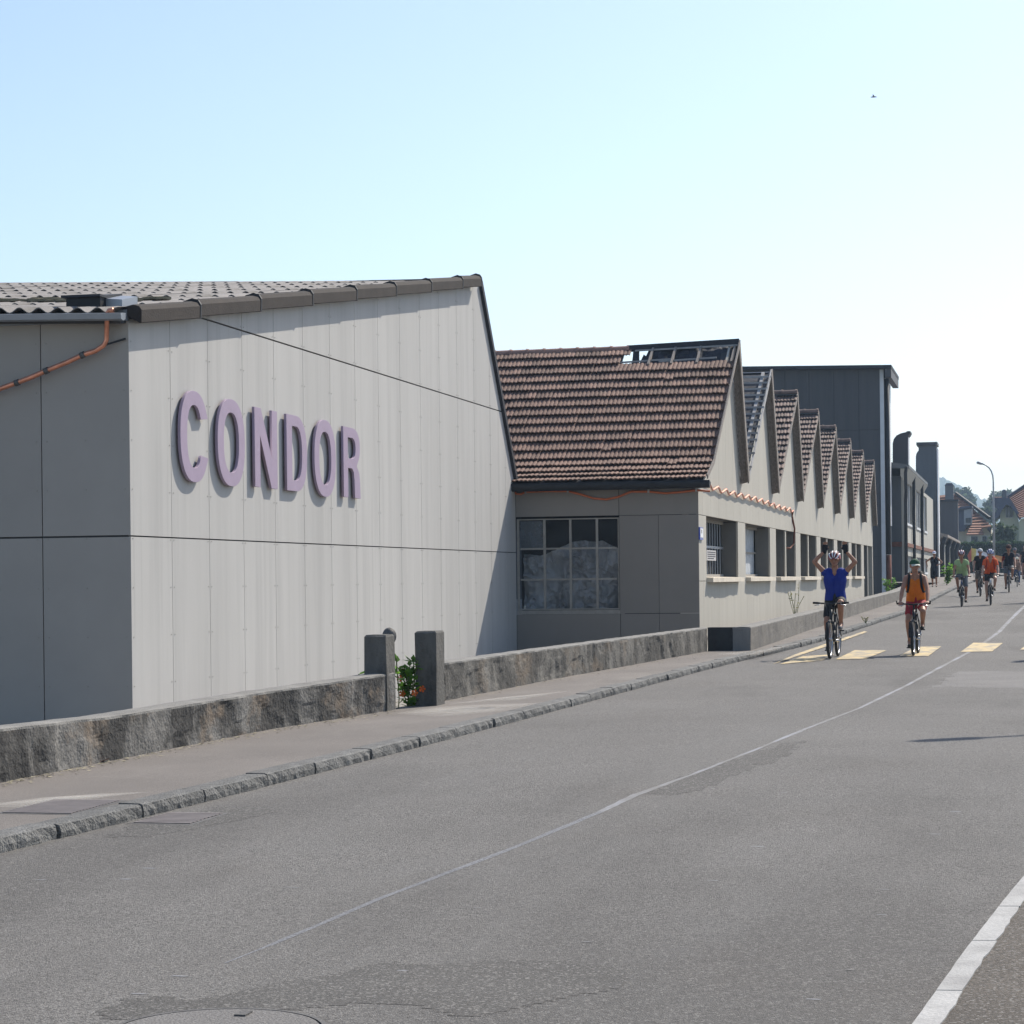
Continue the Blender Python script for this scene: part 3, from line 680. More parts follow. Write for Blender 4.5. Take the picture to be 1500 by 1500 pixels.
# copper pipe hanging off the eave
cp = [(166, 454), (160, 455), (157, 460), (156.5, 480), (156, 498), (152, 506), (140, 514), (121, 520), (100, 530), (68, 543), (45, 553), (25, 560.5), (0, 569.5), (-60, 588)]
cpt = [on_y(x, y, Y0-(.30 if i < 3 else .12)) for i, (x, y) in enumerate(cp)]
pipe = thing('copper_pipe', 'copper pipe running down from the eave and slanting across the shaded wall', 'pipe', cpt[4])
MB().tube(cpt, .032, 10).build('tube', M['copper'], pipe, True)
for i in (7, 9, 11):
    a, b = cpt[i], cpt[i+1]; d = (b-a).normalized(); MB().tube([a-d*.03, a+d*.03], .042, 10).build('joint_ring', M['iron'], pipe, True)
MB().tube([on_y(155, 505, Y0-.1), on_y(184, 496, Y0-.03)], .013, 6).build('wall_hook', M['black'], pipe)

# ------------------------------------------------------------------ raised letters
zt_ = .5*(on_x(374, 595.5, XC+.1).z+on_x(505, 624.5, XC+.1).z); zb_ = .5*(on_x(376, 712.5, XC+.1).z+on_x(507, 727.3, XC+.1).z)
LH = zt_-zb_
sign = thing('raised_sign', 'six large mauve capital letters spelling the name on the sunlit grey wall', 'sign', (XC+.05, on_x(395, 655, XC+.1).y, zb_))
def arc(cx, cy, rx, ry, a0, a1, n, e=2.35):
    out = []
    for i in range(n+1):
        a = lerp(a0, a1, i/n); c, s_ = cos(a), sin(a)
        out.append((cx+rx*math.copysign(abs(c)**(2/e), c), cy+ry*math.copysign(abs(s_)**(2/e), s_)))
    return out
def letter(ch, pa, pb):
    ya = on_x(pa, 660, XC+.073).y; yb = on_x(pb, 660, XC+.073).y; W = yb-ya; H = LH; st = .235; th = .185
    loops = []
    if ch == 'O':
        ov = .035
        loops = [arc(W/2, H/2, W/2, H/2+ov, 0, 2*pi, 48)[:-1], arc(W/2, H/2, W/2-st, H/2+ov-th, 0, 2*pi, 40)[:-1]]
    elif ch == 'C':
        ov = .035; a = radians(36)
        o = arc(W/2, H/2, W/2, H/2+ov, a, 2*pi-a, 44); i = arc(W/2, H/2, W/2-st, H/2+ov-th, a+.02, 2*pi-a-.02, 40)
        o[0] = (W*.99, H*.735); o[-1] = (W, H*.265); i[0] = (W*.735, H*.715); i[-1] = (W*.745, H*.285)
        loops = [o+i[::-1]]
    elif ch == 'N':
        loops = [[(0, 0), (st*.95, 0), (st*.95, H*.66), (W-st*1.12, 0), (W, 0), (W, H), (W-st*.95, H), (W-st*.95, H*.36), (st*1.12, H), (0, H)]]
    elif ch == 'D':
        o = [(0, H), (0, 0)]+arc(W*.46, H/2, W*.54, H/2, -pi/2, pi/2, 26, 2.3); i = arc(W*.46, H/2, W*.54-st, H/2-.16, -pi/2, pi/2, 22, 2.3)
        loops = [o, [(st*1.05, H-.16), (st*1.05, .16)]+i]
    elif ch == 'R':
        o = [(0, 0), (st, 0), (st, H*.42), (W*.5, H*.42)]+[(W*.60, H*.37), (W*.64, H*.25), (W*.66, 0), (W, 0), (W*.97, .22*H), (W*.93, H*.36), (W*.78, H*.46)]+arc(W*.52, H*.73, W*.46, H*.27, -pi/4, pi/2, 16, 2.3)+[(0, H)]
        loops = [o, [(st, H*.86), (st, H*.555), (W*.48, H*.555)]+arc(W*.50, H*.71, W*.22, H*.15, -pi/2, pi/2, 12, 2.3)]
    cu = bpy.data.curves.new('letter', 'CURVE'); cu.dimensions = '2D'; cu.fill_mode = 'BOTH'; cu.extrude = .018; cu.bevel_depth = .003
    for lp in loops:
        sp = cu.splines.new('POLY'); sp.points.add(len(lp)-1); sp.use_cyclic_u = True
        for p, q in zip(sp.points, lp): p.co = (q[0], q[1], 0, 1)
    tmp = bpy.data.objects.new('tmp', cu); COL.objects.link(tmp); dg = bpy.context.evaluated_depsgraph_get(); dg.update()
    me = bpy.data.meshes.new_from_object(tmp.evaluated_get(dg)); bpy.data.objects.remove(tmp); bpy.data.curves.remove(cu)
    me.name = 'letter'; me.materials.clear(); me.materials.append(M['mauve'])
    o = link('letter', me, sign); q = Vector((XC+.055, ya, zb_))-ORG[sign.name]
    o.matrix_basis = Matrix(((0, 0, 1, q.x), (1, 0, 0, q.y), (0, 1, 0, q.z), (0, 0, 0, 1)))
    spc = MB()
    for fy, fz in ((.15 if ch != 'C' else .12, .3), (.15 if ch != 'C' else .12, .7)):
        if ch in 'NDR': fy = .1
        y = ya+W*fy; z = zb_+H*fz; spc.box(XC+.004, XC+.038, y-.02, y+.02, z-.02, z+.02)
    spc.build('spacer', M['iron'], o)
    return o
for ch, a, b in (('C', 264.5, 305), ('O', 319, 358.5), ('N', 373.3, 406), ('D', 420, 449.5), ('O', 460.5, 491.5), ('R', 503, 527.5)): letter(ch, a, b)
for o in list(sign.children):    # spacers are built in world space under a turned letter
    for c in o.children: c.parent = sign; ORG[c.name] = ORG[sign.name]

# ------------------------------------------------------------------ sawtooth shed
OV = .23
R1 = on_x(1084, 499, XF+OV); R8 = on_x(1281, 677, XF+OV); STEP = (R8.y-R1.y)/7; ZR = .5*(R1.z+R8.z)
ZRk = lambda k: lerp(R1.z, R8.z, k/7)
V1 = on_x(1098, 704, XF+OV); DV = V1.y-R1.y; ZV = V1.z+.12
ridgeY = [R1.y+STEP*k for k in range(8)]; valY = [y+DV for y in ridgeY]
eave = on_y(900, 706, YW-.32); ZEV = eave.z
zH = on_x(1025, 754, XF).z; zS = on_x(1025, 851, XF).z
Y8 = valY[7]+.1
shed = thing('sawtooth_shed', 'long beige shed with eight sawtooth gables and red tiled roof slopes', 'building', (XF-4, YW, YARD))
def yz(name, pl, X0, X1, m, parent=shed): return MB().prism([(X1, y, z) for y, z in pl], (X0-X1, 0, 0)).build(name, m, parent)
W1 = (on_x(1035, 800, XF).y, on_x(1081.3, 800, XF).y); WST = (on_x(1255, 820, XF).y-.5*(W1[0]+W1[1]))/6; WW = W1[1]-W1[0]
wins = [(W1[0]+WST*k, W1[1]+WST*k) for k in range(8)]
# gable panels
nc = int((Y8-YW)/1.3)+1
teeth = []
for k in range(8):
    a = YW if k == 0 else valY[k-1]; za = ZEV-.1 if k == 0 else ZV
    if k == 0: ba, bz = YW+.85, ZEV+.28; teeth.append([(a, zH), (ba, zH), (ba, bz), (a, za)]); a, za = ba, bz
    teeth.append([(a, zH), (valY[k], zH), (valY[k], ZV-.1), (ridgeY[k], ZRk(k)-.12), (a, za)])
for k in range(9):
    for c in range(-1, nc):
        a = YW+1.3*c+.62; b = a+1.3
        pl = clip_convex([(max(a, YW)+.004, zH+.008), (b-.004, zH+.008), (b-.004, 20), (max(a, YW)+.004, 20)], teeth[k]) if b > YW+.05 else []
        if len(pl) >= 3: yz('gable_panel', pl, XF-.05, XF, M['panel_beige'])
    yz('gable_core', [(y+(0.02 if i in (0, 4) else -.02 if i in (1, 2) else 0), z-(.08 if i == 3 else 0)) for i, (y, z) in enumerate(teeth[k])][:len(teeth[k])], XF-.2, XF-.052, M['backing'])
# pillars, spandrels, lintel
prev = YW
for k in range(8):
    a, b = wins[k]
    yz('pillar', [(prev+.002, zS+.004), (a, zS+.004), (a, zH-.004), (prev+.002, zH-.004)], XF-.05, XF-.004, M['panel_beige'])
    yz('jamb', [(prev+(.05 if k == 0 else .006), zS+.01), (a-.004, zS+.01), (a-.004, zH-.01), (prev+(.05 if k == 0 else .006), zH-.01)], XF-.42, XF-.051, M['reveal'])
    prev = b
    if k >= 2:
        mid = (a+b)/2; zlo = zS-.02 if k < 7 else ZB; yz('mullion', [(mid-.14, zlo), (mid+.14, zlo), (mid+.14, zH), (mid-.14, zH)], XF-.06, XF-.02, M['panel_beige']); yz('jamb', [(mid-.13, zlo+.01), (mid+.13, zlo+.01), (mid+.13, zH-.01), (mid-.13, zH-.01)], XF-.40, XF-.061, M['reveal'])
    MB().prism([(XF-.06, a+.01, zH+.004), (XF-.06, b-.01, zH+.004), (XF-.42, b-.01, zH+.004), (XF-.42, a+.01, zH+.004)], (0, 0, .3)).build('lintel', M['reveal'], shed)
    if k < 7:
        m = MB(); y0, y1 = a-.03, b+.03; nn = 14; rr = []
        for i in range(nn+1):
            y = lerp(y0, y1, i/nn); e = .17+random.uniform(-.012, .012)-.03*abs(2*i/nn-1)
            rr.append([(XF-.40, y, zS+.09), (XF+e, y, zS+.07), (XF+e+.004, y, zS-.03), (XF+.0, y, zS-.035)])
        m.grid(rr); m.poly(rr[0]); m.poly(rr[-1]); m.build('window_sill', M['sill'], shed)
yz('pillar', [(prev, zS), (Y8, zS), (Y8, zH-.004), (prev, zH-.004)], XF-.42, XF-.004, M['panel_beige'])
c = 0; y = YW
while y < wins[7][0]:
    b = min(y+(.62 if c == 0 else 1.3), wins[7][0]); yz('base_panel', [(y+.003, ZB), (b-.003, ZB), (b-.003, zS-.008), (y+.003, zS-.008)], XF-.42, XF, M['panel_beige']); y = b; c += 1
yz('base_panel', [(wins[7][1], ZB), (Y8, ZB), (Y8, zS-.008), (wins[7][1], zS-.008)], XF-.42, XF, M['panel_beige'])
yz('inner_wall', [(YW+.5, ZB), (Y8, ZB), (Y8, zH+.3), (YW+.5, zH+.3)], XF-1.2, XF-1.1, M['dark'])
# first window: bars, second: blinds, others: dark panes
for k in range(8):
    a, b = wins[k]
    w = MB().prism([(XF-.41, a, zH), (XF-.41, b, zH), (XF-.41, b, zH-.07), (XF-.41, a, zH-.07)], (.05, 0, 0)).prism([(XF-.41, a, zS+.09), (XF-.41, b, zS+.09), (XF-.41, b, zS+.15), (XF-.41, a, zS+.15)], (.05, 0, 0)).build('window', M['mullion'], shed)
    if k == 0:
        zm = on_x(1046, 802, XF-.38).z
        MB().box(XF-.40, XF-.37, a, b, zm-.03, zm+.03).build('cross_bar', M['steel'], w)
        for i in range(12):
            y = a+.15+i*(b-a-.2)/12; MB().tube([(XF-.39, y, zS+.1), (XF-.39, y, zH-.03)], .016, 6).build('bar', M['zinc'], w)
        MB().prism([(XF-.5, a, zS+.05), (XF-.5, b, zS+.05), (XF-.5, b, zH), (XF-.5, a, zH)], (-.01, 0, 0)).build('pane', M['dark'], w)  # black sheet painting the room's darkness behind the bars
    elif k == 1:
        n = 15
        for i in range(n):
            y0 = a+.02+(b-a)*i/n; y1 = a+(b-a)*(i+.86)/n
            MB().prism([(XF-.46, y0, zS+.1), (XF-.45, y1, zS+.1), (XF-.45, y1, zH-.05), (XF-.46, y0, zH-.05)], (-.008, 0, 0)).build('blind_slat', M['blind'], w)
        MB().box(XF-.43, XF-.40, a, b, zS+.72, zS+.76).build('rail', M['mullion'], w)
    else:
        mid = (a+b)/2; lo = zS+.08 if k < 7 else ZB
        for y0, y1 in ((a, mid-.14), (mid+.14, b)): MB().prism([(XF-.42, y0, lo), (XF-.42, y1, lo), (XF-.42, y1, zH-.02), (XF-.42, y0, zH-.02)], (-.01, 0, 0)).build('pane', M['glass_dark'], w)
# window wall in shade (faces the camera)
def xz(name, x0, x1, z0, z1, m, d=.03, y=None, parent=shed): yy = YW if y is None else y; return MB().prism([(x0, yy, z0), (x1, yy, z0), (x1, yy, z1), (x0, yy, z1)], (0, d, 0)).build(name, m, parent)
pxX = lambda px, py: on_y(px, py, YW).x
zq = lambda py: on_y(890, py, YW).z
xa, xb, xm, xr = XC+.01, pxX(907.5, 830), pxX(965, 830), XF-.001
zt0, zt1, zb0 = zq(714), zq(755.5), zq(899)
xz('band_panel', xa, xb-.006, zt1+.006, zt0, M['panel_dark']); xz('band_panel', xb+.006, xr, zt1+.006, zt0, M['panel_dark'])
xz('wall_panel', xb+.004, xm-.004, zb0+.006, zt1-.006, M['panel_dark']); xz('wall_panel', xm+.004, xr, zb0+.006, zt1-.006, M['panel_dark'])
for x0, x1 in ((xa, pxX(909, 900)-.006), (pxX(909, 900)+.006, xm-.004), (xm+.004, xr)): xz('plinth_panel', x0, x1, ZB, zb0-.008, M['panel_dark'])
xz('wall_core', xb, XF-.43, ZB, zt0, M['backing'], .2, YW+.031); xz('wall_core', XC-6, xb, ZB, zb0-.02, M['backing'], .2, YW+.031); xz('wall_core', XC-6, xb, zt1+.02, zt0, M['backing'], .2, YW+.031)
# its big window
wz0, wz1 = zq(893), zq(758); wx0, wx1 = XC+.06, pxX(906.5, 830)
bw = xz('shaded_window_sill', xa, xb+.1, zb0-.004, zq(893.5), M['mullion'], -.09, YW+.10); bw.name = 'window_ledge'
win = MB().box(wx0-.05, wx0, YW+.06, YW+.11, wz0, wz1).box(wx1-.03, wx1, YW+.06, YW+.11, wz0, wz1).box(wx0, wx1-.03, YW+.06, YW+.11, wz1-.03, wz1-.002).box(wx0, wx1-.03, YW+.06, YW+.11, wz0+.002, wz0+.03).build('window', M['mullion'], shed)
vx = [wx0]+[pxX(p, 820) for p in (797, 835, 874)]+[wx1-.03]; hz_ = [wz0+.03, zq(848), zq(802.5), wz1-.03]
for x in vx[1:-1]: MB().box(x-.025, x+.025, YW+.055, YW+.105, wz0+.03, wz1-.03).build('upright_bar', M['mullion'], win)
for z in hz_[1:-1]:
    for i in range(4): MB().box(vx[i]+.026, vx[i+1]-.026, YW+.065, YW+.1, z-.02, z+.02).build('cross_bar', M['mullion'], win)
for i in range(4):
    for j in range(3):
        MB().prism([(vx[i]+.026, YW+.085, hz_[j]+.021), (vx[i+1]-.026, YW+.085, hz_[j]+.021), (vx[i+1]-.026, YW+.085, hz_[j+1]-.021), (vx[i]+.026, YW+.085, hz_[j+1]-.021)], (0, .006, 0)).build('pane', M['glass'] if not (i == 0 and j == 2) else M['pane_grey'] if 'pane_grey' in M else M.setdefault('pane_grey', glass_mat('dirty_pane', (.10, .12, .14), .85, .4)), win)
MB().box(wx0-.3, wx1+.3, YW+1.6, YW+1.65, wz0-.3, wz1+.4).build('dark_room', M['dark'], shed)
MB().box(wx0-.3, wx1+.3, YW+.25, YW+1.6, wz0-.32, wz0-.3).build('room_floor', M['dark'], shed)
rows = []
for j in range(49):      # crumpled plastic sheet hung inside, arched along its top
    r = []
    for i in range(81):
        u = i/80; x = lerp(wx0+.02, wx1-.05, u); top = lerp(hz_[2]-.10, hz_[2]+.20, max(0, 1-((u-.66)/.42)**2))+.09*fb(x, 7, 0, 1.8); z = lerp(wz0+.02, top, j/48)
        d = .36+.26*fb(x, 2, z*.7, 1.3)-.10*max(0, 1-3.2*abs(fb(x+z*.8, 5, z*.6-x, 1.1)))**2-.07*max(0, 1-3.5*abs(fb(x*.7-z, 11, z+x, 1.2)))**2
        r.append((x, YW+.12+d, z))
    rows.append(r)
MB().grid(rows).build('plastic_sheet', M['sheet'], shed)
# eave: black gutter and fascia
gx1 = XF+.30; ge = []
for X in (XC-7, gx1): ge.append([(X, YW-.3+a, ZEV+b) for a, b in ((.04, -.02), (.04, -.15), (-.02, -.17), (-.09, -.14), (-.11, -.01), (-.09, .0))])
m = MB(); m.grid(ge); m.poly(ge[1]); m.build('gutter', M['black'], shed, True)
MB().box(XC-7, gx1-.02, YW-.23, YW-.03, zt0+.002, ZEV-.03).build('fascia', M['darktrim'], shed)
# ---- tiles
TW, TE = .2, .41
def tile_mesh(mk):
    b = MB(); xs = [i/10 for i in range(11)]; L = TE+.07
    hp = lambda u: .020*abs(sin(2*pi*u))**.8-.004
    top0 = [(u*TW, 0, hp(u)) for u in xs]; low0 = [(u*TW, .0, hp(u)-.022) for u in xs]; top1 = [(u*TW, L, hp(u)) for u in xs]; mid = [(u*TW, .03, hp(u)+.004) for u in xs]
    b.grid([low0, top0, mid, top1]); return b.mesh('roof_tile', M[mk])
tm = tile_mesh('tile')
def prof_rows(pts, n):
    Ls = [sqrt((b[0]-a[0])**2+(b[1]-a[1])**2) for a, b in zip(pts[:-1], pts[1:])]; tot = sum(Ls); out = []
    for i in range(n):
        s_ = tot*i/n; k = 0
        while k < len(Ls)-1 and s_ > Ls[k]-1e-6: s_ -= Ls[k]; k += 1
        t = s_/Ls[k]; a, b = pts[k], pts[k+1]; out.append(((lerp(a[0], b[0], t), lerp(a[1], b[1], t)), ((b[0]-a[0])/Ls[k], (b[1]-a[1])/Ls[k])))
    ch = []
    for i in range(n):
        a = out[i][0]; b = out[i+1][0] if i+1 < n else pts[-1]; l = sqrt((b[0]-a[0])**2+(b[1]-a[1])**2); ch.append((a, ((b[0]-a[0])/l, (b[1]-a[1])/l)))
    return ch, tot/n
def tile_mat(X, p, d, rr):
    ax = Vector((1, 0, 0)); ay = Vector((0, d[0], d[1])); az = ax.cross(ay)
    ay2 = (ay-az*(.058/TE)).normalized(); az2 = ax.cross(ay2)
    a = rr.gauss(0, .012)*(3 if rr.random() < .03 else 1); slip = -.07 if rr.random() < .015 else 0
    ax2 = (ax*cos(a)+ay2*sin(a)); ay3 = az2.cross(ax2)
    o = Vector((X, p[0], p[1]))+az*(.075+rr.uniform(-.005, .005))+ax*rr.uniform(-.005, .005)+ay*slip
    return Matrix(((ax2.x, ay3.x, az2.x, o.x), (ax2.y, ay3.y, az2.y, o.y), (ax2.z, ay3.z, az2.z, o.z), (0, 0, 0, 1)))
E = (YW-.34, ZEV+.0); BC = (E[0]+1.17, E[1]+.36); RP = (ridgeY[0], R1.z-.12)
prof1 = [E, (E[0]+.80, E[1]+.24), (E[0]+1.20, E[1]+.40), (E[0]+1.62, E[1]+.60), RP]
BC = prof1[2]
rws, ex = prof_rows(prof1, 17)
Xhole = on_y(925, 512, ridgeY[0]).x; Xhole2 = on_y(916, 520, ridgeY[0]).x
rr = random.Random(5); stuff = MB(); count = 0
XR = XF+OV-.02
for r, (p, d) in enumerate(rws):
    for c in range(46):
        X = XR-(c+1)*TW
        if r >= 15 and X > (Xhole2 if r == 15 else Xhole)-.1: continue
        mt = tile_mat(X, p, d, rr)
        if X > -11.9 and count < 300:
            o = link('roof_tile', tm, shed); o.matrix_basis = Matrix.Translation(-ORG[shed.name]) @ mt; count += 1
        else:
            n = len(stuff.v); stuff.v += [tuple(mt @ v.co) for v in tm.vertices]; stuff.f += [tuple(n+i for i in f.vertices) for f in tm.polygons]
stuff.build('roof_tiling', M['tile'], shed, kind='stuff')
# deck under the tiles, stopping short of the stripped strip
def slab(name, pts, x0, x1, th, m, parent=shed):
    q = [(y, z-th) for y, z in pts]
    b = MB()
    for (a, b_), (c_, d_) in zip(zip(pts[:-1], pts[1:]), zip(q[:-1], q[1:])):
        b.prism([(x1, a[0], a[1]), (x1, b_[0], b_[1]), (x1, d_[0], d_[1]), (x1, c_[0], c_[1])], (x0-x1, 0, 0))
    return b.build(name, m, parent)
c15 = rws[15][0]
slab('roof_deck', prof1[:4]+[c15], XC-14, XF+OV-.08, .06, M['lining']); slab('roof_deck', [c15, RP], XC-14, Xhole-.15, .06, M['lining'])
# ridge tiles, left part
x = Xhole-.05; rid = MB()
while x > XC-8:
    L = .42; b = MB(); n = 8; rows = []
    for X, r_ in ((x, .125), (x-.06, .135), (x-.06, .115), (x-L-.03, .11)):
        rows.append([(X, ridgeY[0]+.03+r_*cos(pi*i/n), RP[1]-.02+r_*sin(pi*i/n)) for i in range(n+1)])
    b.grid(rows); b.poly(rows[0]); b.build('ridge_tile', M['ridge'], shed); x -= L
# stripped strip: ridge board, rafters, torn lining, battens
c16 = rws[15][0]
MB().bar((Xhole-.1, ridgeY[0], R1.z-.10), (XF+OV-.02, ridgeY[0], R1.z-.03), .06, .16).build('ridge_board', M['darktrim'], shed)
MB().bar((Xhole+.1, ridgeY[0]-.05, R1.z-.16), (XF+OV-.05, ridgeY[0]-.05, R1.z-.11), .03, .04).build('batten', M['batten'], shed)
for px in (957, 990, 1027, 1077):
    x = on_y(px, 510, ridgeY[0]).x; MB().bar((x, c16[0]-.1, c16[1]-.02), (x, RP[0], RP[1]), .05, .08).build('rafter', M['wood'], shed)
for i, px in enumerate((935, 1000)):
    x = on_y(px, 518, c16[0]).x; MB().bar((x-.6, c16[0]+.12, c16[1]+.08), (x+.8, c16[0]+.12, c16[1]+.13), .04, .04).build('batten', M['batten'], shed)
rows = []
for j in range(9):
    r = []
    for i in range(40):
        u = i/39; X = lerp(Xhole+.05, XF+OV-.05, u); v = j/8; top = 1.0 if (u > .15 or u < .07) else .55+.25*sin(u*70)
        y = lerp(c16[0]+.15, RP[0]+.1, v*top); z = lerp(c16[1]-.12, RP[1]+.06, v*top)
        r.append((X, y+.1*fb(X, 1, v, 2.5), z-.02+.05*fb(X*1.5, 4, v*2, 2.2)))
    rows.append(r)
MB().grid(rows).build('torn_lining', M['lining'], shed)
# the other teeth
stuff = MB()
tm2 = tile_mesh('tile_old')
for k in range(8):
    ry = ridgeY[k]; vy = valY[k]; zr_ = ZRk(k)
    # soffit of the overhanging steep side and its outer barge board
    MB().prism([(XF+.01, ry, zr_-.16), (XF+OV-.04, ry, zr_-.10), (XF+OV-.04, vy+.04, ZV-.16), (XF+.01, vy+.04, ZV-.2)], (0, .06, .04)).build('soffit_board', M['wood'], shed)
    MB().bar((XF+OV-.02, ry, zr_-.02), (XF+OV-.02, vy+.03, ZV-.14), .035, .24, (0, 1, 0)).build('barge_board', M['wood'], shed)
    MB().prism([(XF+OV-.06, ry+.05, zr_-.06), (XF+OV-.06, vy+.1, ZV-.15), (XC-14, vy+.1, ZV-.15), (XC-14, ry+.05, zr_-.06)] if k else [(Xhole-.3, ry+.05, zr_-.3), (Xhole-.3, vy+.1, ZV-.15), (XC-14, vy+.1, ZV-.15), (XC-14, ry+.05, zr_-.3)], (0, .05, .02)).build('north_light', M['glass_dark'], shed)
    if k == 0:
        b = [(YW-.2, ZEV+.08), (BC[0], BC[1]+.06), (ry, zr_-.03)]
        for (y0, z0), (y1, z1) in zip(b[:-1], b[1:]): MB().bar((XF+OV, y0, z0), (XF+OV, y1, z1), .025, .10, (0, 0, 1)).build('verge_board', M['wood'], shed)
        continue
    lo = (valY[k-1]+.05, ZV-.05); hi = (ry, zr_-.12)
    slab('roof_deck', [lo, hi], XC-14, XF+OV-.1, .06, M['lining'])
    MB().bar((XF+OV-.03, lo[0], lo[1]-.02), (XF+OV-.03, ry, zr_-(.04 if k == 1 else .13)), .03, .12, (0, 0, 1)).build('verge_board', M['batten'] if k == 1 else M['wood'], shed)
    rws, ex = prof_rows([lo, hi], 16)
    if k == 1:
        for p, d in rws[1:]:
            MB().bar((XF+OV-.02+random.uniform(-.04, .04), p[0], p[1]+.10), (XF-5, p[0], p[1]+.10), .05, .05).build('batten', M['batten'], shed)
        for i in range(6):
            X = XF+OV-.25-i*.75; MB().bar((X, lo[0], lo[1]+.03), (X, hi[0], hi[1]+.03), .08, .09).build('rafter', M['batten'], shed)
    else:
        for p, d in rws:
            for c in range(12):
                mt = tile_mat(XR-(c+1)*TW+rr.uniform(-.03, .02)*(c == 0), p, d, rr)
                n = len(stuff.v); stuff.v += [tuple(mt @ v.co) for v in tm2.vertices]; stuff.f += [tuple(n+i for i in f.vertices) for f in tm2.polygons]
        for c in range(6):
            b = MB(); x = XR-c*.42; rows = []
            for X, r_ in ((x, .125), (x-.06, .135), (x-.06, .115), (x-.45, .11)): rows.append([(X, ry+.03+r_*cos(pi*i/6), hi[1]+.11+r_*sin(pi*i/6)) for i in range(7)])
            b.grid(rows); b.poly(rows[0]); b.build('ridge_tile', M['tile_old'], shed)
stuff.build('roof_tiling', M['tile_old'], shed, kind='stuff')
# small things fixed to the shed
p0 = on_x(1025.3, 772, XF+.03); p1 = on_x(1030.3, 791, XF+.03)
pl = thing('number_plate', 'small blue and white plate on the corner pillar of the beige shed', 'sign', (XF+.02, p0.y, p1.z))
MB().box(XF+.001, XF+.03, p0.y, p1.y, p1.z, p0.z).build('plate', M['blue_sign'], pl)
MB().box(XF+.031, XF+.034, p0.y+.05, p1.y-.04, p1.z+.05, p0.z-.025).build('white_field', M['white'], pl)
ym = .5*(p0.y+p1.y); MB().box(XF+.035, XF+.037, ym-.05, ym+.02, p0.z-.13, p0.z-.05).build('figure', M['ink'], pl)
n0 = on_x(1035.2, 805.5, XF-.33); n1 = on_x(1049, 821.5, XF-.33)
nt_ = thing('notice_sheet', 'white paper notice with rows of print hung on the window bars', 'notice', (XF-.33, n0.y, n1.z))
MB().box(XF-.335, XF-.33, n0.y, n1.y, n1.z, n0.z).build('paper', plain('paper', (.45, .44, .44)), nt_)
for i in range(4):
    z = lerp(n0.z, n1.z, .2+.2*i); MB().box(XF-.329, XF-.3285, n0.y+.12, n1.y-.12-.25*(i == 3), z-.012, z+.012).build('print_line', M['ink'], nt_)
# cables
oc = [(752, 699), (753, 715), (756, 723.5), (763, 724), (770, 720.5), (800, 719.5), (832, 719.5), (850, 724), (870, 730), (888, 731.5), (905, 728), (925, 720), (950, 720), (975, 722.5), (1000, 720.5), (1020, 718), (1040, 719.5)]
pts = [on_y(x, y, YW-.05) for x, y in oc]
cab = thing('orange_cable', 'orange cable sagging between clips along the top of the shaded window wall', 'cable', pts[5])
MB().tube(pts, .024, 8).build('cable', M['orange'], cab, True)
for i in (4, 6, 12, 15): p = pts[i]; MB().box(p.x-.02, p.x+.02, p.y-.035, YW-.002, p.z-.03, p.z+.045).build('clip', M['batten'], cab)
ya = on_x(1038, 709, XF+.1).y; yb = on_x(1164, 748, XF+.1).y; za = on_x(1038, 711, XF+.1).z; zb2 = on_x(1164, 748, XF+.1).z
pts = []; NWV = 13
for i in range(NWV*8+1):
    t = i/(NWV*8); pts.append(Vector((XF+.055+.012*sin(2*pi*NWV*t*1.0), lerp(ya, yb, t), lerp(za, zb2, t)+.07*(2/pi)*math.asin(.9*sin(2*pi*NWV*t))-.015*sin(t*pi*3))))
wav = thing('wavy_copper_pipe', 'wavy copper pipe zigzagging along the beige gable wall', 'pipe', pts[0])
MB().tube(pts, .026, 8).build('tube', M['copper'], wav, True)
e = pts[-1]; w3y = on_x(1166, 790, XF+.1).y
MB().tube([e, e+Vector((-.05, .1, -.15)), (XF+.06, w3y, zH+.1), (XF+.03, w3y, zH-.35), (XF-.05, w3y-.3, zH-.5), (XF-.1, w3y-1.2, zH-.5)], .03, 8).build('down_pipe', M['rust'], wav, True)
for i in range(0, NWV*8, 24): p = pts[i]; MB().box(XF+.001, XF+.05, p.y-.015, p.y+.015, p.z-.03, p.z+.03).build('clip', M['iron'], wav)
# ------------------------------------------------------------------ tall dark building behind the shed
XD = XF+.05
YD = on_x(1296, 700, XD).y; YD2 = on_x(1305.5, 700, XD).y
zdr = on_x(1300, 548, XD).z; zdl = on_y(1089, 542, YD).z; xdl = on_y(1089, 542, YD).x
zf = lambda X: lerp(zdr, zdl, (XD-X)/(XD-xdl)); XL0 = XD-22; ZB2 = zg(YD)-1.2
tall = thing('dark_tall_building', 'tall dark slate clad block rising behind the sawtooth gables', 'building', (XD-8, YD, ZB2))
MB().prism([(XD-.04, YD+.05, ZB2), (XL0, YD+.05, ZB2), (XL0, YD+.05, zf(XL0)-.05), (XD-.04, YD+.05, zdr-.05)], (0, YD2-YD-.1, 0)).build('core', M['backing'], tall)
CWD = 1.25
for k in range(12):
    x1 = XD-CWD*k-(.22 if k == 0 else 0); x0 = XD-CWD*(k+1)
    for z0, z1 in ((ZB2, EYE+1.0), (EYE+1.02, EYE+4.2), (EYE+4.22, EYE+7.4), (EYE+7.42, 99)):
        t0 = min(z1, zf(x0)-.02); t1 = min(z1, zf(x1)-.02)
        MB().prism([(x0+.01, YD, z0), (x1-.01, YD, z0), (x1-.01, YD, t1), (x0+.01, YD, t0)], (0, .05, 0)).build('cladding_panel', M['slate'], tall)
MB().box(XD-.20, XD+.0, YD-.02, YD+.06, ZB2, zdr-.05).build('corner_trim', M['whitetrim'], tall)
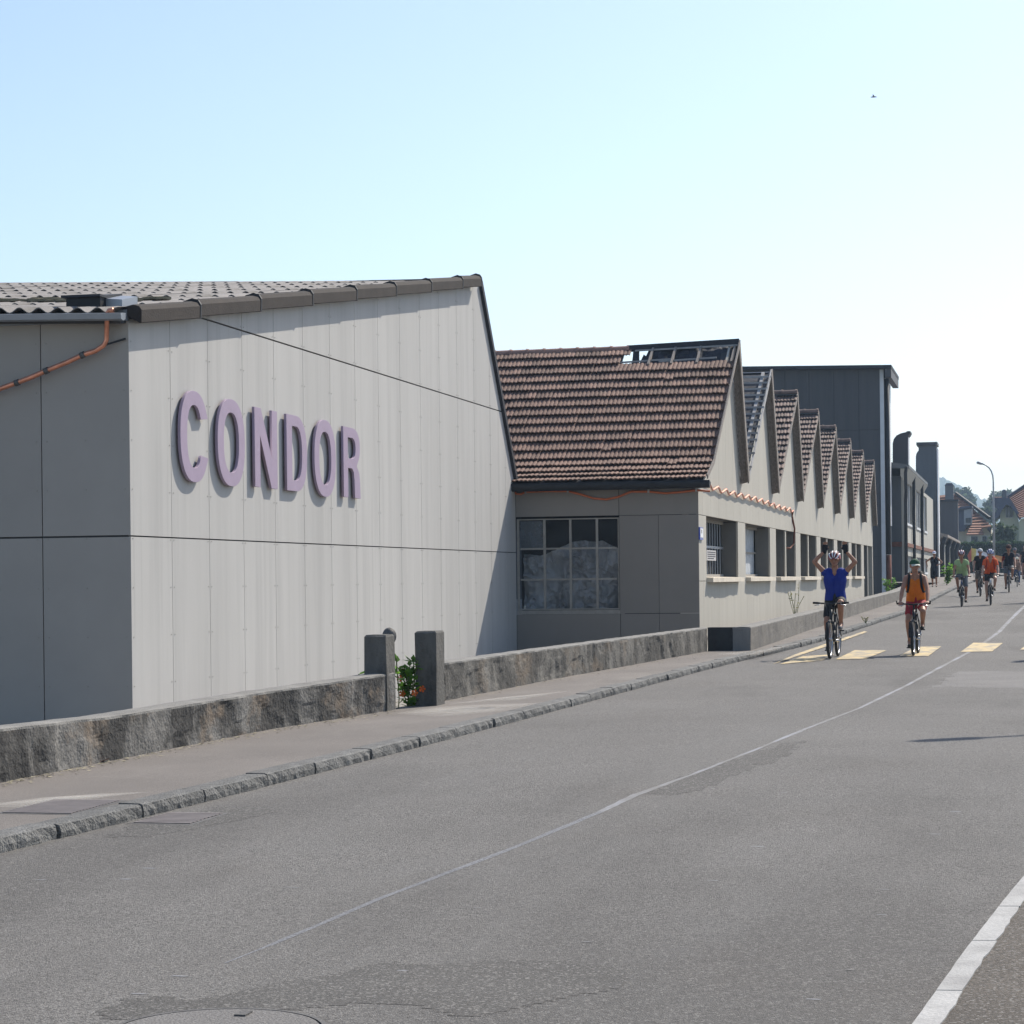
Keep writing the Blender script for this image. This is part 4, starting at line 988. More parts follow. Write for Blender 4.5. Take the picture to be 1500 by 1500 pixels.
MB().box(XD-.03, XD, YD+.07, YD2, ZB2, EYE+2.6).build('side_panel', M['annex_grey'], tall); MB().box(XD-.03, XD+.02, YD+.9, YD2, EYE+2.65, zdr-.4).build('side_panel', M['whitetrim'], tall)
MB().tube([(XD+.12, YD+.45, zdr-.5), (XD+.12, YD+.45, EYE+1.1)], .13, 8).build('downpipe', M['black'], tall, True)
MB().tube([(XD+.12, YD+.45, EYE+1.08), (XD+.12, YD+.45, ZB2)], .14, 8).build('downpipe', M['rust'], tall, True)
MB().prism([(XD+.42, YD-.5, zdr-.05), (XL0, YD-.5, zf(XL0)), (XL0, YD-.5, zf(XL0)+.16), (XD+.42, YD-.5, zdr+.12)], (0, YD2-YD+1.2, 0)).build('roof', M['darktrim'], tall)
MB().prism([(XD+.10, YD-.45, zdr-.5), (XD+.40, YD-.45, zdr-.5), (XD+.40, YD-.45, zdr-.06), (XD+.10, YD-.45, zdr-.06)], (0, YD2-YD+1.1, 0)).build('gutter', M['slate'], tall)
# two-storey annex with its duct and tower
YA = YD2+.6
XA = on_y(1320.5, 760, YA).x
zae = on_y(1332, 683, YA).z; XE = on_y(1332, 683, YA).x; YE2 = on_x(1359, 711, XE).y; zwt = on_x(1321, 698, XA).z
YT = on_x(1371.5, 750, XA+.35).y
ZB3 = zg(YA)-.6
ann = thing('annex_building', 'two storey grey annex with tall windows and dark bent downpipes beyond the dark block', 'building', (XA-4, YA, ZB3))
MB().box(XA-9, XA-.01, YA+.02, YT+1, ZB3, zwt).build('front_wall', M['annex_grey'], ann)
ya_ = YA; ylist = []
wy = [(on_x(1323.5, 740, XA).y, on_x(1333, 740, XA).y), (on_x(1338, 740, XA).y, on_x(1347, 740, XA).y), (on_x(1349.5, 740, XA).y, on_x(1354, 740, XA).y)]
zu0, zu1 = on_x(1323.5, 768, XA).z, on_x(1323.5, 706, XA).z; zl0, zl1 = on_x(1325, 840, XA).z, on_x(1325, 814, XA).z; zbnd = on_x(1323, 798, XA).z
def side(name, y0, y1, z0, z1, m, d=.15): return MB().box(XA, XA+d, y0, y1, z0, z1).build(name, m, ann)
edges = [YA]+[v for w_ in wy for v in w_]+[YT]
for i in range(0, len(edges), 2): side('wall_pier', edges[i], edges[i+1], ZB3, zwt, M['annex'])
for y0, y1 in wy:
    side('wall_strip', y0+.01, y1-.01, zl1, zu0, M['annex'], .147); side('wall_strip', y0+.01, y1-.01, ZB3, zl0, M['annex'], .147); side('wall_strip', y0+.01, y1-.01, zu1, zwt, M['annex'], .147)
    for z0, z1 in ((zu0, zu1), (zl0, zl1)):
        w_ = side('window', y0+.02, y1-.02, z0-.05, z0+.08, M['whitetrim'], .2); MB().box(XA+.02, XA+.03, y0, y1, z0, z1).build('pane', M['glass_dark'], w_)
        for f in (.33, .67): y = lerp(y0, y1, f); MB().box(XA+.03, XA+.10, y-.06, y+.06, z0, z1).build('mullion', M['whitetrim'], w_)
MB().box(XA+.15, XA+.26, YA, YT, zbnd-.1, zbnd+.1).build('string_course', M['rust'], ann)
MB().box(XA-9, XA+.0, YA-.1, YA+.01, zbnd-.12, zbnd+.14).build('string_course', M['rust'], ann)
MB().prism([(XE, YA-.6, zae-.12), (XE, YA-.6, zae+.06), (XE-1.6, YA-.6, zae+.32), (XA-9, YA-.6, zae+.34), (XA-9, YA-.6, zae-.12)], (0, YE2-YA+.6, 0)).build('roof', M['annex_grey'], ann)
MB().prism([(XE, YA-.55, zae-.14), (XA+.1, YA-.55, zwt-.25), (XA+.0, YA-.55, zwt+.0), (XA, YA-.55, zae-.13)], (0, YE2-YA+.5, 0)).build('soffit', M['panel_beige'], ann)
for px in (1326, 1338, 1350):
    y = on_x(px, 760, XA+.25).y
    MB().tube([(XE-.1, y, zae-.05), (XE-.15, y, zae-.4), (XA+.3, y, zwt-.9), (XA+.28, y, zwt-1.6), (XA+.28, y, ZB3)], .09, 8).build('downpipe', M['black'], ann, True)
# curved duct on the annex roof
yc = YA+6
q = lambda px, py: on_y(px, py, yc)
out = [(1307.5, 690), (1307.5, 650), (1309, 643.5), (1313, 638), (1319, 634.8), (1327, 633), (1332.5, 632), (1333.5, 634), (1332, 637), (1330, 639), (1329, 690)]
duct = thing('roof_duct', 'grey sheet metal roof duct with a curved hood above the annex', 'duct', q(1318, 690))
MB().prism([q(*p) for p in out], (0, 1.6, 0)).build('hood', M['slate'], duct)
a, b = q(1329.2, 640), q(1329.2, 690); MB().box(a.x+.01, a.x+.05, yc+.1, yc+1.5, b.z, a.z).build('edge_strip', M['whitetrim'], duct)
a0, a1 = q(1328, 637), q(1333.5, 631.5); MB().box(a0.x, a1.x, yc-.05, yc+1.65, a0.z+.1, a1.z).build('lip', M['darktrim'], duct)
# slab-like tower
q = lambda px, py: on_y(px, py, YT)
tow = thing('slab_tower', 'slim grey rendered tower with a flat cap at the far end of the annex', 'tower', (q(1357, 860).x, YT, ZB3))
out = [(1341.5, 880), (1341.5, 668), (1343, 663), (1345.5, 660), (1345.5, 652), (1371, 652), (1372, 880)]
MB().prism([q(*p) for p in out], (0, 2.5, 0)).build('shaft', M['annex_grey'], tow)
a, b = q(1342.5, 652.5), q(1373, 647.5); MB().box(a.x, b.x, YT-.25, YT+2.8, a.z, b.z).build('cap', M['slate'], tow)
a, b = q(1371.8, 655), q(1371.8, 880); MB().box(a.x+.0, a.x+.09, YT-.03, YT+2.4, b.z, a.z-.1).build('edge_trim', M['whitetrim'], tow)
# low building beyond it, with dark downpipes
XL = XA+.6; yl0 = YT+2.6; yl1 = on_x(1406, 797, XL+.4).y
zl = on_x(1376, 779.5, XL+.4).z
low = thing('low_building', 'low pale building with a row of dark downpipes under a brown eave', 'building', (XL-4, yl0, zg(yl0)))
MB().box(XL-8, XL, yl0, yl1, zg(yl0)-.5, zl-.5).build('wall', M['annex'], low)
MB().prism([(XL+.45, yl0-.3, zl-.08), (XL+.45, yl0-.3, zl+.1), (XL-4, yl0-.3, zl+1.3), (XL-4, yl0-.3, zl-.2)], (0, yl1-yl0+.8, 0)).build('roof', M['wood'], low)
for px in (1380, 1388, 1395, 1400.5, 1405):
    y = on_x(px, 820, XL+.15).y; MB().tube([(XL+.38, y, zl-.12), (XL+.15, y, zl-.7), (XL+.15, y, zg(y)-.2)], .17, 7).build('downpipe', M['black'], low, True)
bY = yl1+1.5; q = lambda px, py: on_y(px, py, bY+0); a, b = q(1366, 850), q(1403, 733)
blk = thing('dark_block', 'dark slate clad block peeping over the low pale building', 'building', (.5*(a.x+b.x), bY, a.z))
MB().box(a.x, b.x, bY, bY+1.2, zg(bY), b.z).build('wall', M['slate'], blk); a2 = q(1367, 735); b2 = q(1404, 731.5); MB().box(a2.x, b2.x, bY-.2, bY+1.4, a2.z, b2.z).build('roof', M['darktrim'], blk)
# street lamp
ly = 172
q = lambda px, py: on_y(px, py, ly)
lamp = thing('street_lamp', 'tall curved street lamp standing before the far houses', 'street lamp', (q(1455, 700).x, ly, zg(ly)))
xl_ = q(1455, 700).x
pts = [(xl_, ly, zg(ly)), (xl_, ly, q(1455, 740).z)]+[q(*p) for p in [(1455, 705), (1454.3, 697), (1452, 690), (1448.5, 685), (1444, 681.5), (1439, 679.6)]]
MB().tube(pts, .09, 8, [.10, .075]+[.055]*6).build('pole', M['steel'], lamp, True)
a, b = q(1439.5, 679.5), q(1430.5, 677.3); MB().tube([a, lerp(a, b, .3), lerp(a, b, .8), b], .14, 10, [.06, .11, .12, .05]).build('lamp_head', M['steel'], lamp, True)
# lamp outside the frame at the right, whose arm and head throw the bar of shade on the road
tip = ground(1336, 1086); hh_ = 7.6
hd = tip+Vector((SUN.x, SUN.y, 0))*(hh_/SUN.z); hd.z = zg(tip.y)+hh_; dirA = Vector((.8, .6, 0))
lm2 = thing('street_lamp', 'street lamp standing off to the right of the road, its arm reaching over it', 'street lamp', (hd.x+dirA.x*3.4, hd.y+dirA.y*3.4, zg(hd.y)))
base = Vector((hd.x+dirA.x*3.4, hd.y+dirA.y*3.4, 0))
MB().tube([(base.x, base.y, zg(hd.y)-.06), (base.x, base.y, hd.z-.9), base-dirA*.25+Vector((0, 0, hd.z-.4)), base-dirA*1.0+Vector((0, 0, hd.z-.1)), hd+dirA*.7], .045, 8).build('pole', M['steel'], lm2, True)
MB().tube([hd+dirA*.75, hd+dirA*.6, hd+dirA*.15, hd], .1, 10, [.05, .12, .12, .05]).build('lamp_head', M['steel'], lm2, True)
# ------------------------------------------------------------------ far houses, hedge, trees, hill
HY = 240.0
q = lambda px, py, dy=0: on_y(px, py, HY+dy)
def qp(ps, dy=0): return [q(x, y, dy) for x, y in ps]
h1 = thing('tiled_house', 'pale house with a long brown tiled roof and blue grey dormer behind the hedge', 'house', (q(1412, 838).x, HY, zg(HY)))
gz_ = zg(HY)-.5
w0 = qp([(1366, 838), (1452, 838), (1452, 768), (1366, 768)]); MB().prism([(p.x, p.y, max(p.z, gz_) if i > 1 else gz_) for i, p in enumerate(w0)], (0, 9, 0)).build('wall', M['h_wall'], h1)
def tiled(name, quad, m, parent, rows_=8):     # a roof slope of overlapping courses
    a, b, c, d = [Vector(p) for p in quad]; mb = MB(); n = (b-a).cross(d-a).normalized()
    if n.y > 0: n = -n
    for i in range(rows_):
        t0 = i/rows_; t1 = (i+1)/rows_
        mb.poly([lerp(a, d, t0)+n*.12, lerp(b, c, t0)+n*.12, lerp(b, c, t1), lerp(a, d, t1)]); mb.poly([lerp(a, d, t0), lerp(b, c, t0), lerp(b, c, t0)+n*.12, lerp(a, d, t0)+n*.12])
    mb.build(name, m, parent)
r0, r1 = q(1360, 727.5, 6), q(1400, 722.5, 6); e1 = q(1453, 772, -.8); e0 = q(1360, 782, -.8)
tiled('roof', [e0, e1, q(1402, 723, 6), r0], M['h_roof'], h1, 12)
MB().prism([e1, q(1402, 723, 6), q(1402, 730, 6), q(1450, 780, -.5)], (0, 4, 0)).build('gable_end', M['h_slate'], h1)
MB().bar(q(1400, 722.2, 5.8), q(1450, 759, .5), .25, .3).build('verge_trim', M['darktrim'], h1)
a, b = q(1384.5, 728, 4), q(1396.5, 711, 4); ch = MB().box(a.x, b.x, HY+4, HY+5.2, a.z-.8, b.z).build('chimney', M['annex_grey'], h1)
MB().prism([(a.x-.05, HY+3.9, b.z), (b.x+.05, HY+3.9, b.z), (b.x-.15, HY+3.9, b.z+.26), (a.x+.15, HY+3.9, b.z+.26)], (0, 1.4, 0)).build('cowl', M['h_slate'], ch)
dm = MB().prism(qp([(1402, 778), (1402, 752), (1406, 745), (1420, 742), (1423.5, 744), (1423.5, 770), (1416, 770), (1412, 778)], -2.2), (0, 5, 0)).build('dormer', M['h_slate'], h1)
MB().prism(qp([(1412, 747), (1423, 745), (1423, 768.5), (1412, 768.5)], -2.4), (0, .2, 0)).build('dormer_face', M['zinc'], dm); MB().prism(qp([(1414.5, 759), (1422, 758.5), (1422, 766), (1414.5, 766)], -2.5), (0, .1, 0)).build('pane', M['glass_dark'], dm)
MB().prism(qp([(1400, 748), (1406, 742.5), (1424, 740.5), (1424, 743.5), (1406, 746)], -2.8), (0, 5.5, 0)).build('dormer_roof', M['h_slate'], dm)
tiled('porch_roof', [q(1415.5, 784, -5), q(1441, 783.5, -5), q(1436, 766, -1.2), q(1424, 766, -1.2)], M['h_roof'], h1, 5)
MB().prism(qp([(1416, 838), (1450, 838), (1450, 783.5), (1416, 784.5)], -4.6), (0, 4, 0)).build('porch_wall', M['h_wall'], h1)
for x0, y0, x1, y1 in ((1422.5, 786, 1432, 798), (1439, 785.5, 1445, 797)):
    w_ = MB().prism(qp([(x0-.6, y1+.6), (x1+.6, y1+.6), (x1+.6, y0-.6), (x0-.6, y0-.6)], -4.7), (0, .09, 0)).build('window', M['whitetrim'], h1); MB().prism(qp([(x0, y1), (x1, y1), (x1, y0), (x0, y0)], -4.8), (0, .08, 0)).build('pane', M['glass_dark'], w_)
h2 = thing('gabled_house', 'pale green gabled house with curved eaves and a brown roof at the right edge', 'house', (q(1482, 838).x, HY-6, zg(HY)))
MB().prism(qp([(1464, 838), (1492, 838), (1492, 762), (1486.5, 748), (1480, 739), (1473, 737), (1468, 744), (1465, 754)], -8), (0, 10, 0)).build('gable_wall', M['h_green'], h2)
MB().prism(qp([(1492.2, 838), (1530, 838), (1530, 755), (1496, 760), (1492.2, 765)], -9), (0, 8, 0)).build('side_wall', M['h_slate'] if 0 else M['h_green'], h2)
MB().prism(qp([(1452, 736), (1455.5, 728.5), (1478, 728.5), (1482, 734), (1489, 745), (1495.5, 757), (1493, 759), (1487, 750), (1480, 740.5), (1474, 739), (1468, 746), (1463, 757), (1457, 760), (1457, 752), (1462, 745), (1455, 738)], -9.4), (0, 9, 0)).build('barge_roof', M['h_slate'], h2)
tiled('roof', [q(1456, 741, -8), q(1474, 740, -8), q(1476, 728, -2), q(1457, 728, -2)], M['h_roof'], h2, 5)
tiled('roof', [q(1493, 759, -11), q(1545, 750, -11), q(1535, 690, 2), q(1476, 729, 0)], M['h_roof'], h2, 14)
MB().bar(q(1475, 729, -.5), q(1535, 689, 1.5), .3, .3).build('ridge_trim', M['h_slate'], h2)
a, b = q(1467.5, 731, -4), q(1474.5, 720, -4); ch = MB().box(a.x, b.x, HY-4, HY-3, a.z, b.z).build('chimney', M['annex_grey'], h2); MB().ball(((a.x+b.x)/2, HY-3.5, b.z), .27, 10, 5, (1, 1, .9)).build('cowl', M['h_slate'], ch)
for x0, y0, x1, y1 in ((1473.8, 742.5, 1477, 758), (1478.3, 742.5, 1483, 758), (1475, 774, 1485, 797)):
    w_ = MB().prism(qp([(x0-.5, y1+.5), (x1+.5, y1+.5), (x1+.5, y0-.5), (x0-.5, y0-.5)], -8.15), (0, .12, 0)).build('window', M['whitetrim'], h2); MB().prism(qp([(x0, y1), (x1, y1), (x1, y0), (x0, y0)], -8.25), (0, .08, 0)).build('pane', M['glass_dark'], w_)
def crown(mb, c, r, n, L, rng, cl=9):
    cs = [(Vector(c)+Vector((rng.uniform(-.75, .75)*r[0], rng.uniform(-.75, .75)*r[1], rng.uniform(-.7, .75)*r[2])), rng.uniform(.3, .5)) for _ in range(cl)]
    for _ in range(n): k, f = rng.choice(cs); leafy(mb, k, 1, (r[0]*f, r[1]*f, r[2]*f), L, rng)
def tree(label, px, py, pxw, ph, Y, seed, n=1500, key='tree', L=.55, name='tree'):
    rng = random.Random(seed); c = on_y(px, py, Y); rx = pxw/2*Y/FOC*1.02; rz = ph/2*Y/FOC; z0 = zg(Y)
    t = thing(name, label, 'tree', (c.x, Y, z0), group='trees beyond the street' if name == 'tree' else None)
    tr = MB(); tr.tube([(c.x, Y, z0), (c.x+.1, Y, c.z-rz*.4), (c.x, Y, c.z+rz*.3)], .2, 7, [.3, .2, .08])
    for i in range(5): a = 2*pi*i/5; tr.tube([(c.x, Y, c.z-rz*.5), (c.x+rx*.6*cos(a), Y+rx*.6*sin(a), c.z+rz*.2)], .08, 5, [.1, .03])
    tr.build('trunk', M['bark'], t)
    m = MB(); crown(m, c, (rx, rx, rz), n, L, rng, 14); m.build('crown', M[key], t)
tree('round tree behind the long brown roof, just right of its chimney', 1408, 732, 36, 34, 620, 1, L=1.15)
tree('small bushy tree between the two far houses', 1457, 742, 26, 34, 520, 2, L=1.0)
tree('pale far tree behind the chimney of the gabled house', 1478, 734, 44, 26, 700, 4, L=1.3)
tree('low dark tree below the gap between the far houses', 1446, 757, 20, 26, 420, 6, 900, L=.8)
tree('bright green garden bush in front of the gabled house', 1471, 784, 32, 28, 226, 5, 1300, 'tree', .4, name='garden_bush')
# hedge
hg = thing('hedge', 'long clipped dark green hedge closing the far end of the street', 'hedge', (q(1460, 838).x, 214, zg(214)))
a, b = on_y(1398, 840, 214), on_y(1560, 796, 214); zt = on_y(1450, 797, 214).z; rng = random.Random(9)
MB().box(a.x, b.x, 214.4, 216.5, zg(214)-.3, zt-.15).build('core', M['hedge'], hg)
m = MB()
for _ in range(9000):
    x = rng.uniform(a.x, b.x); f = rng.random()
    p = Vector((x, 214.35-rng.uniform(0, .15)-.15*fb(x, 0, 0, .8), lerp(zg(214)-.2, zt, rng.random()**.8))) if f < .75 else Vector((x, rng.uniform(214.2, 216.6), zt-.12+.2*rng.random()+.15*fb(x, 3, 0, .7)))
    leafy(m, p, 1, (.05, .05, .05), .30, rng)
m.build('foliage', M['hedge'], hg)
# forested hill
rows = []; hp = [(1200, 690), (1340, 700), (1375, 703), (1390, 703), (1400, 708.5), (1412, 714), (1425, 722), (1440, 733), (1452, 742), (1470, 748), (1500, 756), (1600, 765), (1800, 775)]
for j in range(14):
    t = j/13; Yh = lerp(1850, 2550, t); r = []
    for i in range(240):
        px = lerp(1200, 1800, i/239); py = float(np.interp(px, [p[0] for p in hp], [p[1] for p in hp])); top = on_y(px, py, 2200).z
        p = on_y(px, 843, Yh); prof_ = sin(pi*min(1, max(0, t*1.0)))**.8
        r.append((p.x, Yh, EYE-3+(top-EYE+3)*prof_+(3.5*fb(p.x*.05, Yh*.05, 0, 1.2)+2.2*fb(p.x*.2, Yh*.2, 0, 1.0))*min(1, prof_*2)))
    rows.append(r)
MB().grid(rows).build('hill', M['hill'], kind='structure')
# bird
bp_ = on_y(1280, 142, 75)
bd = thing('bird', 'tiny dark bird gliding high in the bright sky', 'bird', bp_)
MB().tube([bp_+Vector((-.11, 0, 0)), bp_+Vector((-.05, 0, 0)), bp_+Vector((.05, 0, .0)), bp_+Vector((.12, 0, -.005))], .02, 8, [.006, .022, .02, .004]).build('body', M['zinc'], bd, True)
for s in (-1, 1): MB().prism([bp_+Vector((-.03, 0, .012)), bp_+Vector((.03, 0, .012)), bp_+Vector((.0, s*.2, .035)), bp_+Vector((-.03, s*.2, .035))], (0, 0, .006)).build('wing', M['zinc'], bd)
# ------------------------------------------------------------------ people and bicycles
PENDING = []
def solid(mb, bones, n=10):      # round-ended tapered limbs, later fused into one skin
    for a, ra, b, rb in bones:
        a = Vector(a); b = Vector(b); d = b-a; L = d.length
        d = d/L if L > 1e-6 else Vector((0, 0, 1))
        pts = []; rads = []
        for k in range(4): t = -pi/2+pi/2*k/4+.02; pts.append(a+d*ra*sin(t)); rads.append(max(.002, ra*cos(t)))
        pts.append(a); rads.append(ra); pts.append(b+d*1e-4); rads.append(rb)
        for k in range(1, 5): t = pi/2*k/4-.02; pts.append(b+d*rb*sin(t)); rads.append(max(.002, rb*cos(t)))
        mb.tube(pts, 0, n, rads)
def fused(name, bones, m, parent, vox, smooth=3, balls=()):
    mb = MB(); solid(mb, bones)
    for c, r, sc in balls: mb.ball(c, r, 14, 8, sc)
    o = link(name, mb.mesh(name, m), parent)
    r = o.modifiers.new('r', 'REMESH'); r.mode = 'VOXEL'; r.voxel_size = vox; r.use_smooth_shade = True
    if smooth: sm_ = o.modifiers.new('s', 'SMOOTH'); sm_.factor = .5; sm_.iterations = smooth
    PENDING.append(o); return o
def ik(a, b, l1, l2, pole):
    a = Vector(a); b = Vector(b); d = b-a; L = min(d.length, l1+l2-.004); u = d.normalized()
    x = (l1*l1-l2*l2+L*L)/(2*L); h = sqrt(max(0, l1*l1-x*x)); p = Vector(pole); p = (p-u*p.dot(u)).normalized()
    return a+u*x+p*h
def hand(bones, w, d, side, k, curl, fr=.0085, near=True):   # palm and five fingers; d = pointing direction, side = thumb side, k = palm normal
    w = Vector(w); d = Vector(d).normalized(); s = Vector(side).normalized(); k = Vector(k).normalized()
    pc = w+d*.05
    for o in (-.026, 0, .026): bones.append((w+d*.015+s*o*.6, .017, w+d*.085+s*o, .014))
    if not near: bones.append((w+d*.09, .03, w+d*.13+k*.03*curl, .022)); return
    for i, (o, L) in enumerate(((.034, .072), (.012, .082), (-.011, .076), (-.033, .060))):
        b0 = w+d*.092+s*o; a1 = curl*.9; d1 = d*cos(a1)+k*sin(a1); b1 = b0+d1*L*.5; a2 = curl*1.9; d2 = d*cos(a2)+k*sin(a2); b2 = b1+d2*L*.5+s*o*.12
        bones.append((b0, fr, b1, fr*.95)); bones.append((b1, fr*.95, b2, fr*.8))
    t0 = w+d*.03+s*.030; t1 = t0+(d*.5+s*.75+k*.35*curl).normalized()*.035; t2 = t1+(d*.9+s*.25+k*.6*curl).normalized()*.032
    bones.append((t0, .0115, t1, .0105)); bones.append((t1, .0105, t2, .0085))
def make_person(label, loc, rz, cfg, sc=1.0, group=None):
    """a rider (or walker): y is forward, z up, x to the rider's right-hand... sides are +-1"""
    P = thing('person', label, 'person', loc, rz, group); P.scale = (sc, sc, sc)
    near = cfg.get('near', False); vox = .0085 if near else .016
    lean = radians(cfg.get('lean', 12)); pel = Vector(cfg.get('pelvis', (0, -.24, 1.0))); fw = Vector((0, sin(lean), cos(lean))); bk = Vector((0, -cos(lean), sin(lean)))
    wst = pel+fw*.16; chs = pel+fw*.34-bk*.01; shl = pel+fw*.46; nk = pel+fw*.525
    hl = radians(cfg.get('hlean', 8)); hd = nk+Vector((0, sin(hl)*.15+.015, cos(hl)*.15))
    W = cfg.get('wide', 1.0); fem = cfg.get('fem', 0)
    body = []; B = []
    tor = []
    for s in (-1, 1):
        tor += [(pel+Vector((s*.075*W, 0, -.02)), .105*W, wst+Vector((s*.055*W, 0, 0)), .102*W), (wst+Vector((s*.055*W, 0, 0)), .102*W, chs+Vector((s*.085*W, 0, 0)), .108*W), (chs+Vector((s*.085*W, 0, 0)), .105*W, shl+Vector((s*.10*W, 0, .0)), .075)]
        if fem: tor.append((chs-bk*.09+Vector((s*.07, 0, -.01)), .055, chs-bk*.075+Vector((s*.07, 0, .05)), .04))
    body += tor
    body += [(shl+Vector((-.13*W, 0, .0)), .055, shl+Vector((.13*W, 0, .0)), .055), (shl, .075, nk, .056), (nk, .056, hd-Vector((0, .01, .03)), .054)]
    limbs = {}
    shoe = []; 
    for s in (-1, 1):
        sh = shl+Vector((s*.165*W, 0, -.01)); w = Vector(cfg['wrist'][s]); el = ik(sh, w, .285, .255, cfg['elb'][s])
        body += [(sh, .054, lerp(sh, el, .5), .046), (lerp(sh, el, .5), .046, el, .037), (el, .038, lerp(el, w, .35), .038), (lerp(el, w, .35), .038, w, .024)]
        hb = []; hand(hb, w, cfg['hdir'][s], cfg['hside'][s], cfg['hnorm'][s], cfg.get('curl', 1.0), near=near)
        body += hb
        hip = pel+Vector((s*.088*W, .0, -.04)); an = Vector(cfg['ankle'][s]); kn = ik(hip, an, .445, .43, cfg['knee'][s])
        body += [(hip, .088*W, lerp(hip, kn, .5), .072*W), (lerp(hip, kn, .5), .072*W, kn, .053), (kn, .054, lerp(kn, an, .3), .054), (lerp(kn, an, .3), .054, an, .033)]
        toe = an+Vector(cfg['toe'][s]); body.append((an, .034, toe, .03))
        limbs[s] = (sh, el, w, hip, kn, an, toe)
    f = Vector((0, cos(cfg.get('nod', 0)), -sin(cfg.get('nod', 0)))); u = Vector((0, sin(cfg.get('nod', 0)), cos(cfg.get('nod', 0))))
    T = Matrix.Rotation(cfg.get('turn', 0), 3, 'Z'); f = T @ f; u = T @ u; r = f.cross(u)
    body += [(hd+u*.035-f*.02, .088, hd+u*.03+f*.02, .082), (hd-u*.02+f*.02, .072, hd-u*.07+f*.045, .044), (hd+u*.005+f*.088, .012, hd-u*.022+f*.108, .014), (hd-u*.055+f*.075-r*.014, .010, hd-u*.055+f*.075+r*.014, .010)]
    for s in (-1, 1): body += [(hd+r*s*.086+u*.012-f*.01, .014, hd+r*s*.084-u*.022, .011), (hd+u*.032+f*.078+r*s*.018, .012, hd+u*.03+f*.07+r*s*.045, .010)]
    bo = fused('body', body, M[cfg.get('skin', 'skin')], P, vox, 3 if near else 2)
    # face
    for s in (-1, 1): MB().ball(hd+u*.012+f*.084+r*s*.030, .0105, 8, 5).build('eye', M['ink'], P, True, local=True)
    MB().tube([hd-u*.057+f*.084-r*.022, hd-u*.060+f*.088, hd-u*.057+f*.084+r*.022], .005, 6).build('mouth', plain('lip', (.22, .06, .05)), P, True, local=True)
    # clothes
    e = .013
    top = []; hem = cfg.get('hem', -.02)
    for a, ra, b, rb in tor: top.append((a, ra+e, b, rb+e))
    top = [(a, ra, b, rb) for a, ra, b, rb in top]
    if cfg.get('top', 'shirt') != 'tank': top += [(shl+Vector((-.12*W, 0, .005)), .062, shl+Vector((.12*W, 0, .005)), .062)]
    else:
        for s in (-1, 1): top += [(chs+Vector((s*.085, 0, .02))-bk*.06, .05, shl+Vector((s*.085, 0, .045)), .034), (shl+Vector((s*.085, 0, .045)), .034, chs+Vector((s*.085, 0, .0))+bk*.06, .05)]
        top = [(a, ra, b, rb) if i % 3 != 2 or i >= (8 if fem else 6) else (a, ra, lerp(a, b, .25), ra*.98) for i, (a, ra, b, rb) in enumerate(top)]
    if cfg.get('sleeve', 0):
        for s in (-1, 1):
            sh, el = limbs[s][0], limbs[s][1]; k = cfg['sleeve']; top.append((sh, .066, lerp(sh, el, k), .056))
    if cfg.get('dress'):
        for s in (-1, 1):
            hip, kn = limbs[s][3], limbs[s][4]; top += [(hip, .115, lerp(hip, kn, .9), .105)]
        top += [(pel, .13, pel-Vector((0, 0, .42)), .13)]
    fused('dress' if cfg.get('dress') else 'shirt', top, cfg['shirt'], P, vox*1.15, 2)
    if not cfg.get('dress'):
        sb = []
        for s in (-1, 1):
            hip, kn, an = limbs[s][3:6]; k = cfg.get('short', .62)
            sb += [(pel+Vector((s*.07*W, 0, -.05)), .122*W, hip, .106*W), (hip, .104*W, lerp(hip, kn, min(k, 1)), lerp(.100*W, .075, min(1, k)))]
            if k > 1: sb.append((kn, .072, lerp(kn, an, .8), .05))
        sb.append((pel+fw*.06, .115*W, pel-fw*.05, .12*W))
        fused('shorts' if cfg.get('short', .62) < 1 else 'trousers', sb, cfg['shorts'], P, vox*1.2, 2)
    for s in (-1, 1):
        an, toe = limbs[s][5:7]; d = (toe-an); d.z = 0; d = d.normalized(); dz = Vector((0, 0, toe.z-an.z))
        fused('shoe', [(an-d*.03+Vector((0, 0, -.045)), .036, an+d*.06+dz*.6+Vector((0, 0, -.03)), .040), (an+d*.06+dz*.6+Vector((0, 0, -.03)), .041, an+d*.17+dz*1.1+Vector((0, 0, -.0)), .034), (an+Vector((0, 0, -.02)), .042, an+Vector((0, 0, .03)), .042)], cfg.get('shoe', M['rubber']), P, vox*1.15, 2)
        if cfg.get('sock'): kn = limbs[s][4]; fused('sock', [(an, .042, lerp(an, kn, .16), .044)], cfg['sock'], P, vox*1.2, 1)
        if cfg.get('glove'):
            w = limbs[s][2]; d = Vector(cfg['hdir'][s]).normalized(); sd = Vector(cfg['hside'][s]).normalized()
            fused('glove', [(w-d*.02+sd*o*.5, .030, w+d*.095+sd*o, .0225) for o in (-.028, 0, .028)]+[(w+d*.03+sd*.025, .022, w+d*.05+sd*.055, .018)], cfg['glove'], P, vox, 2)
    Rm = Matrix(((r.x, f.x, u.x), (r.y, f.y, u.y), (r.z, f.z, u.z)))
    def hat(mb): mb.v = [tuple(hd+Rm @ Vector(v)) for v in mb.v]; return mb
    k = cfg.get('head')
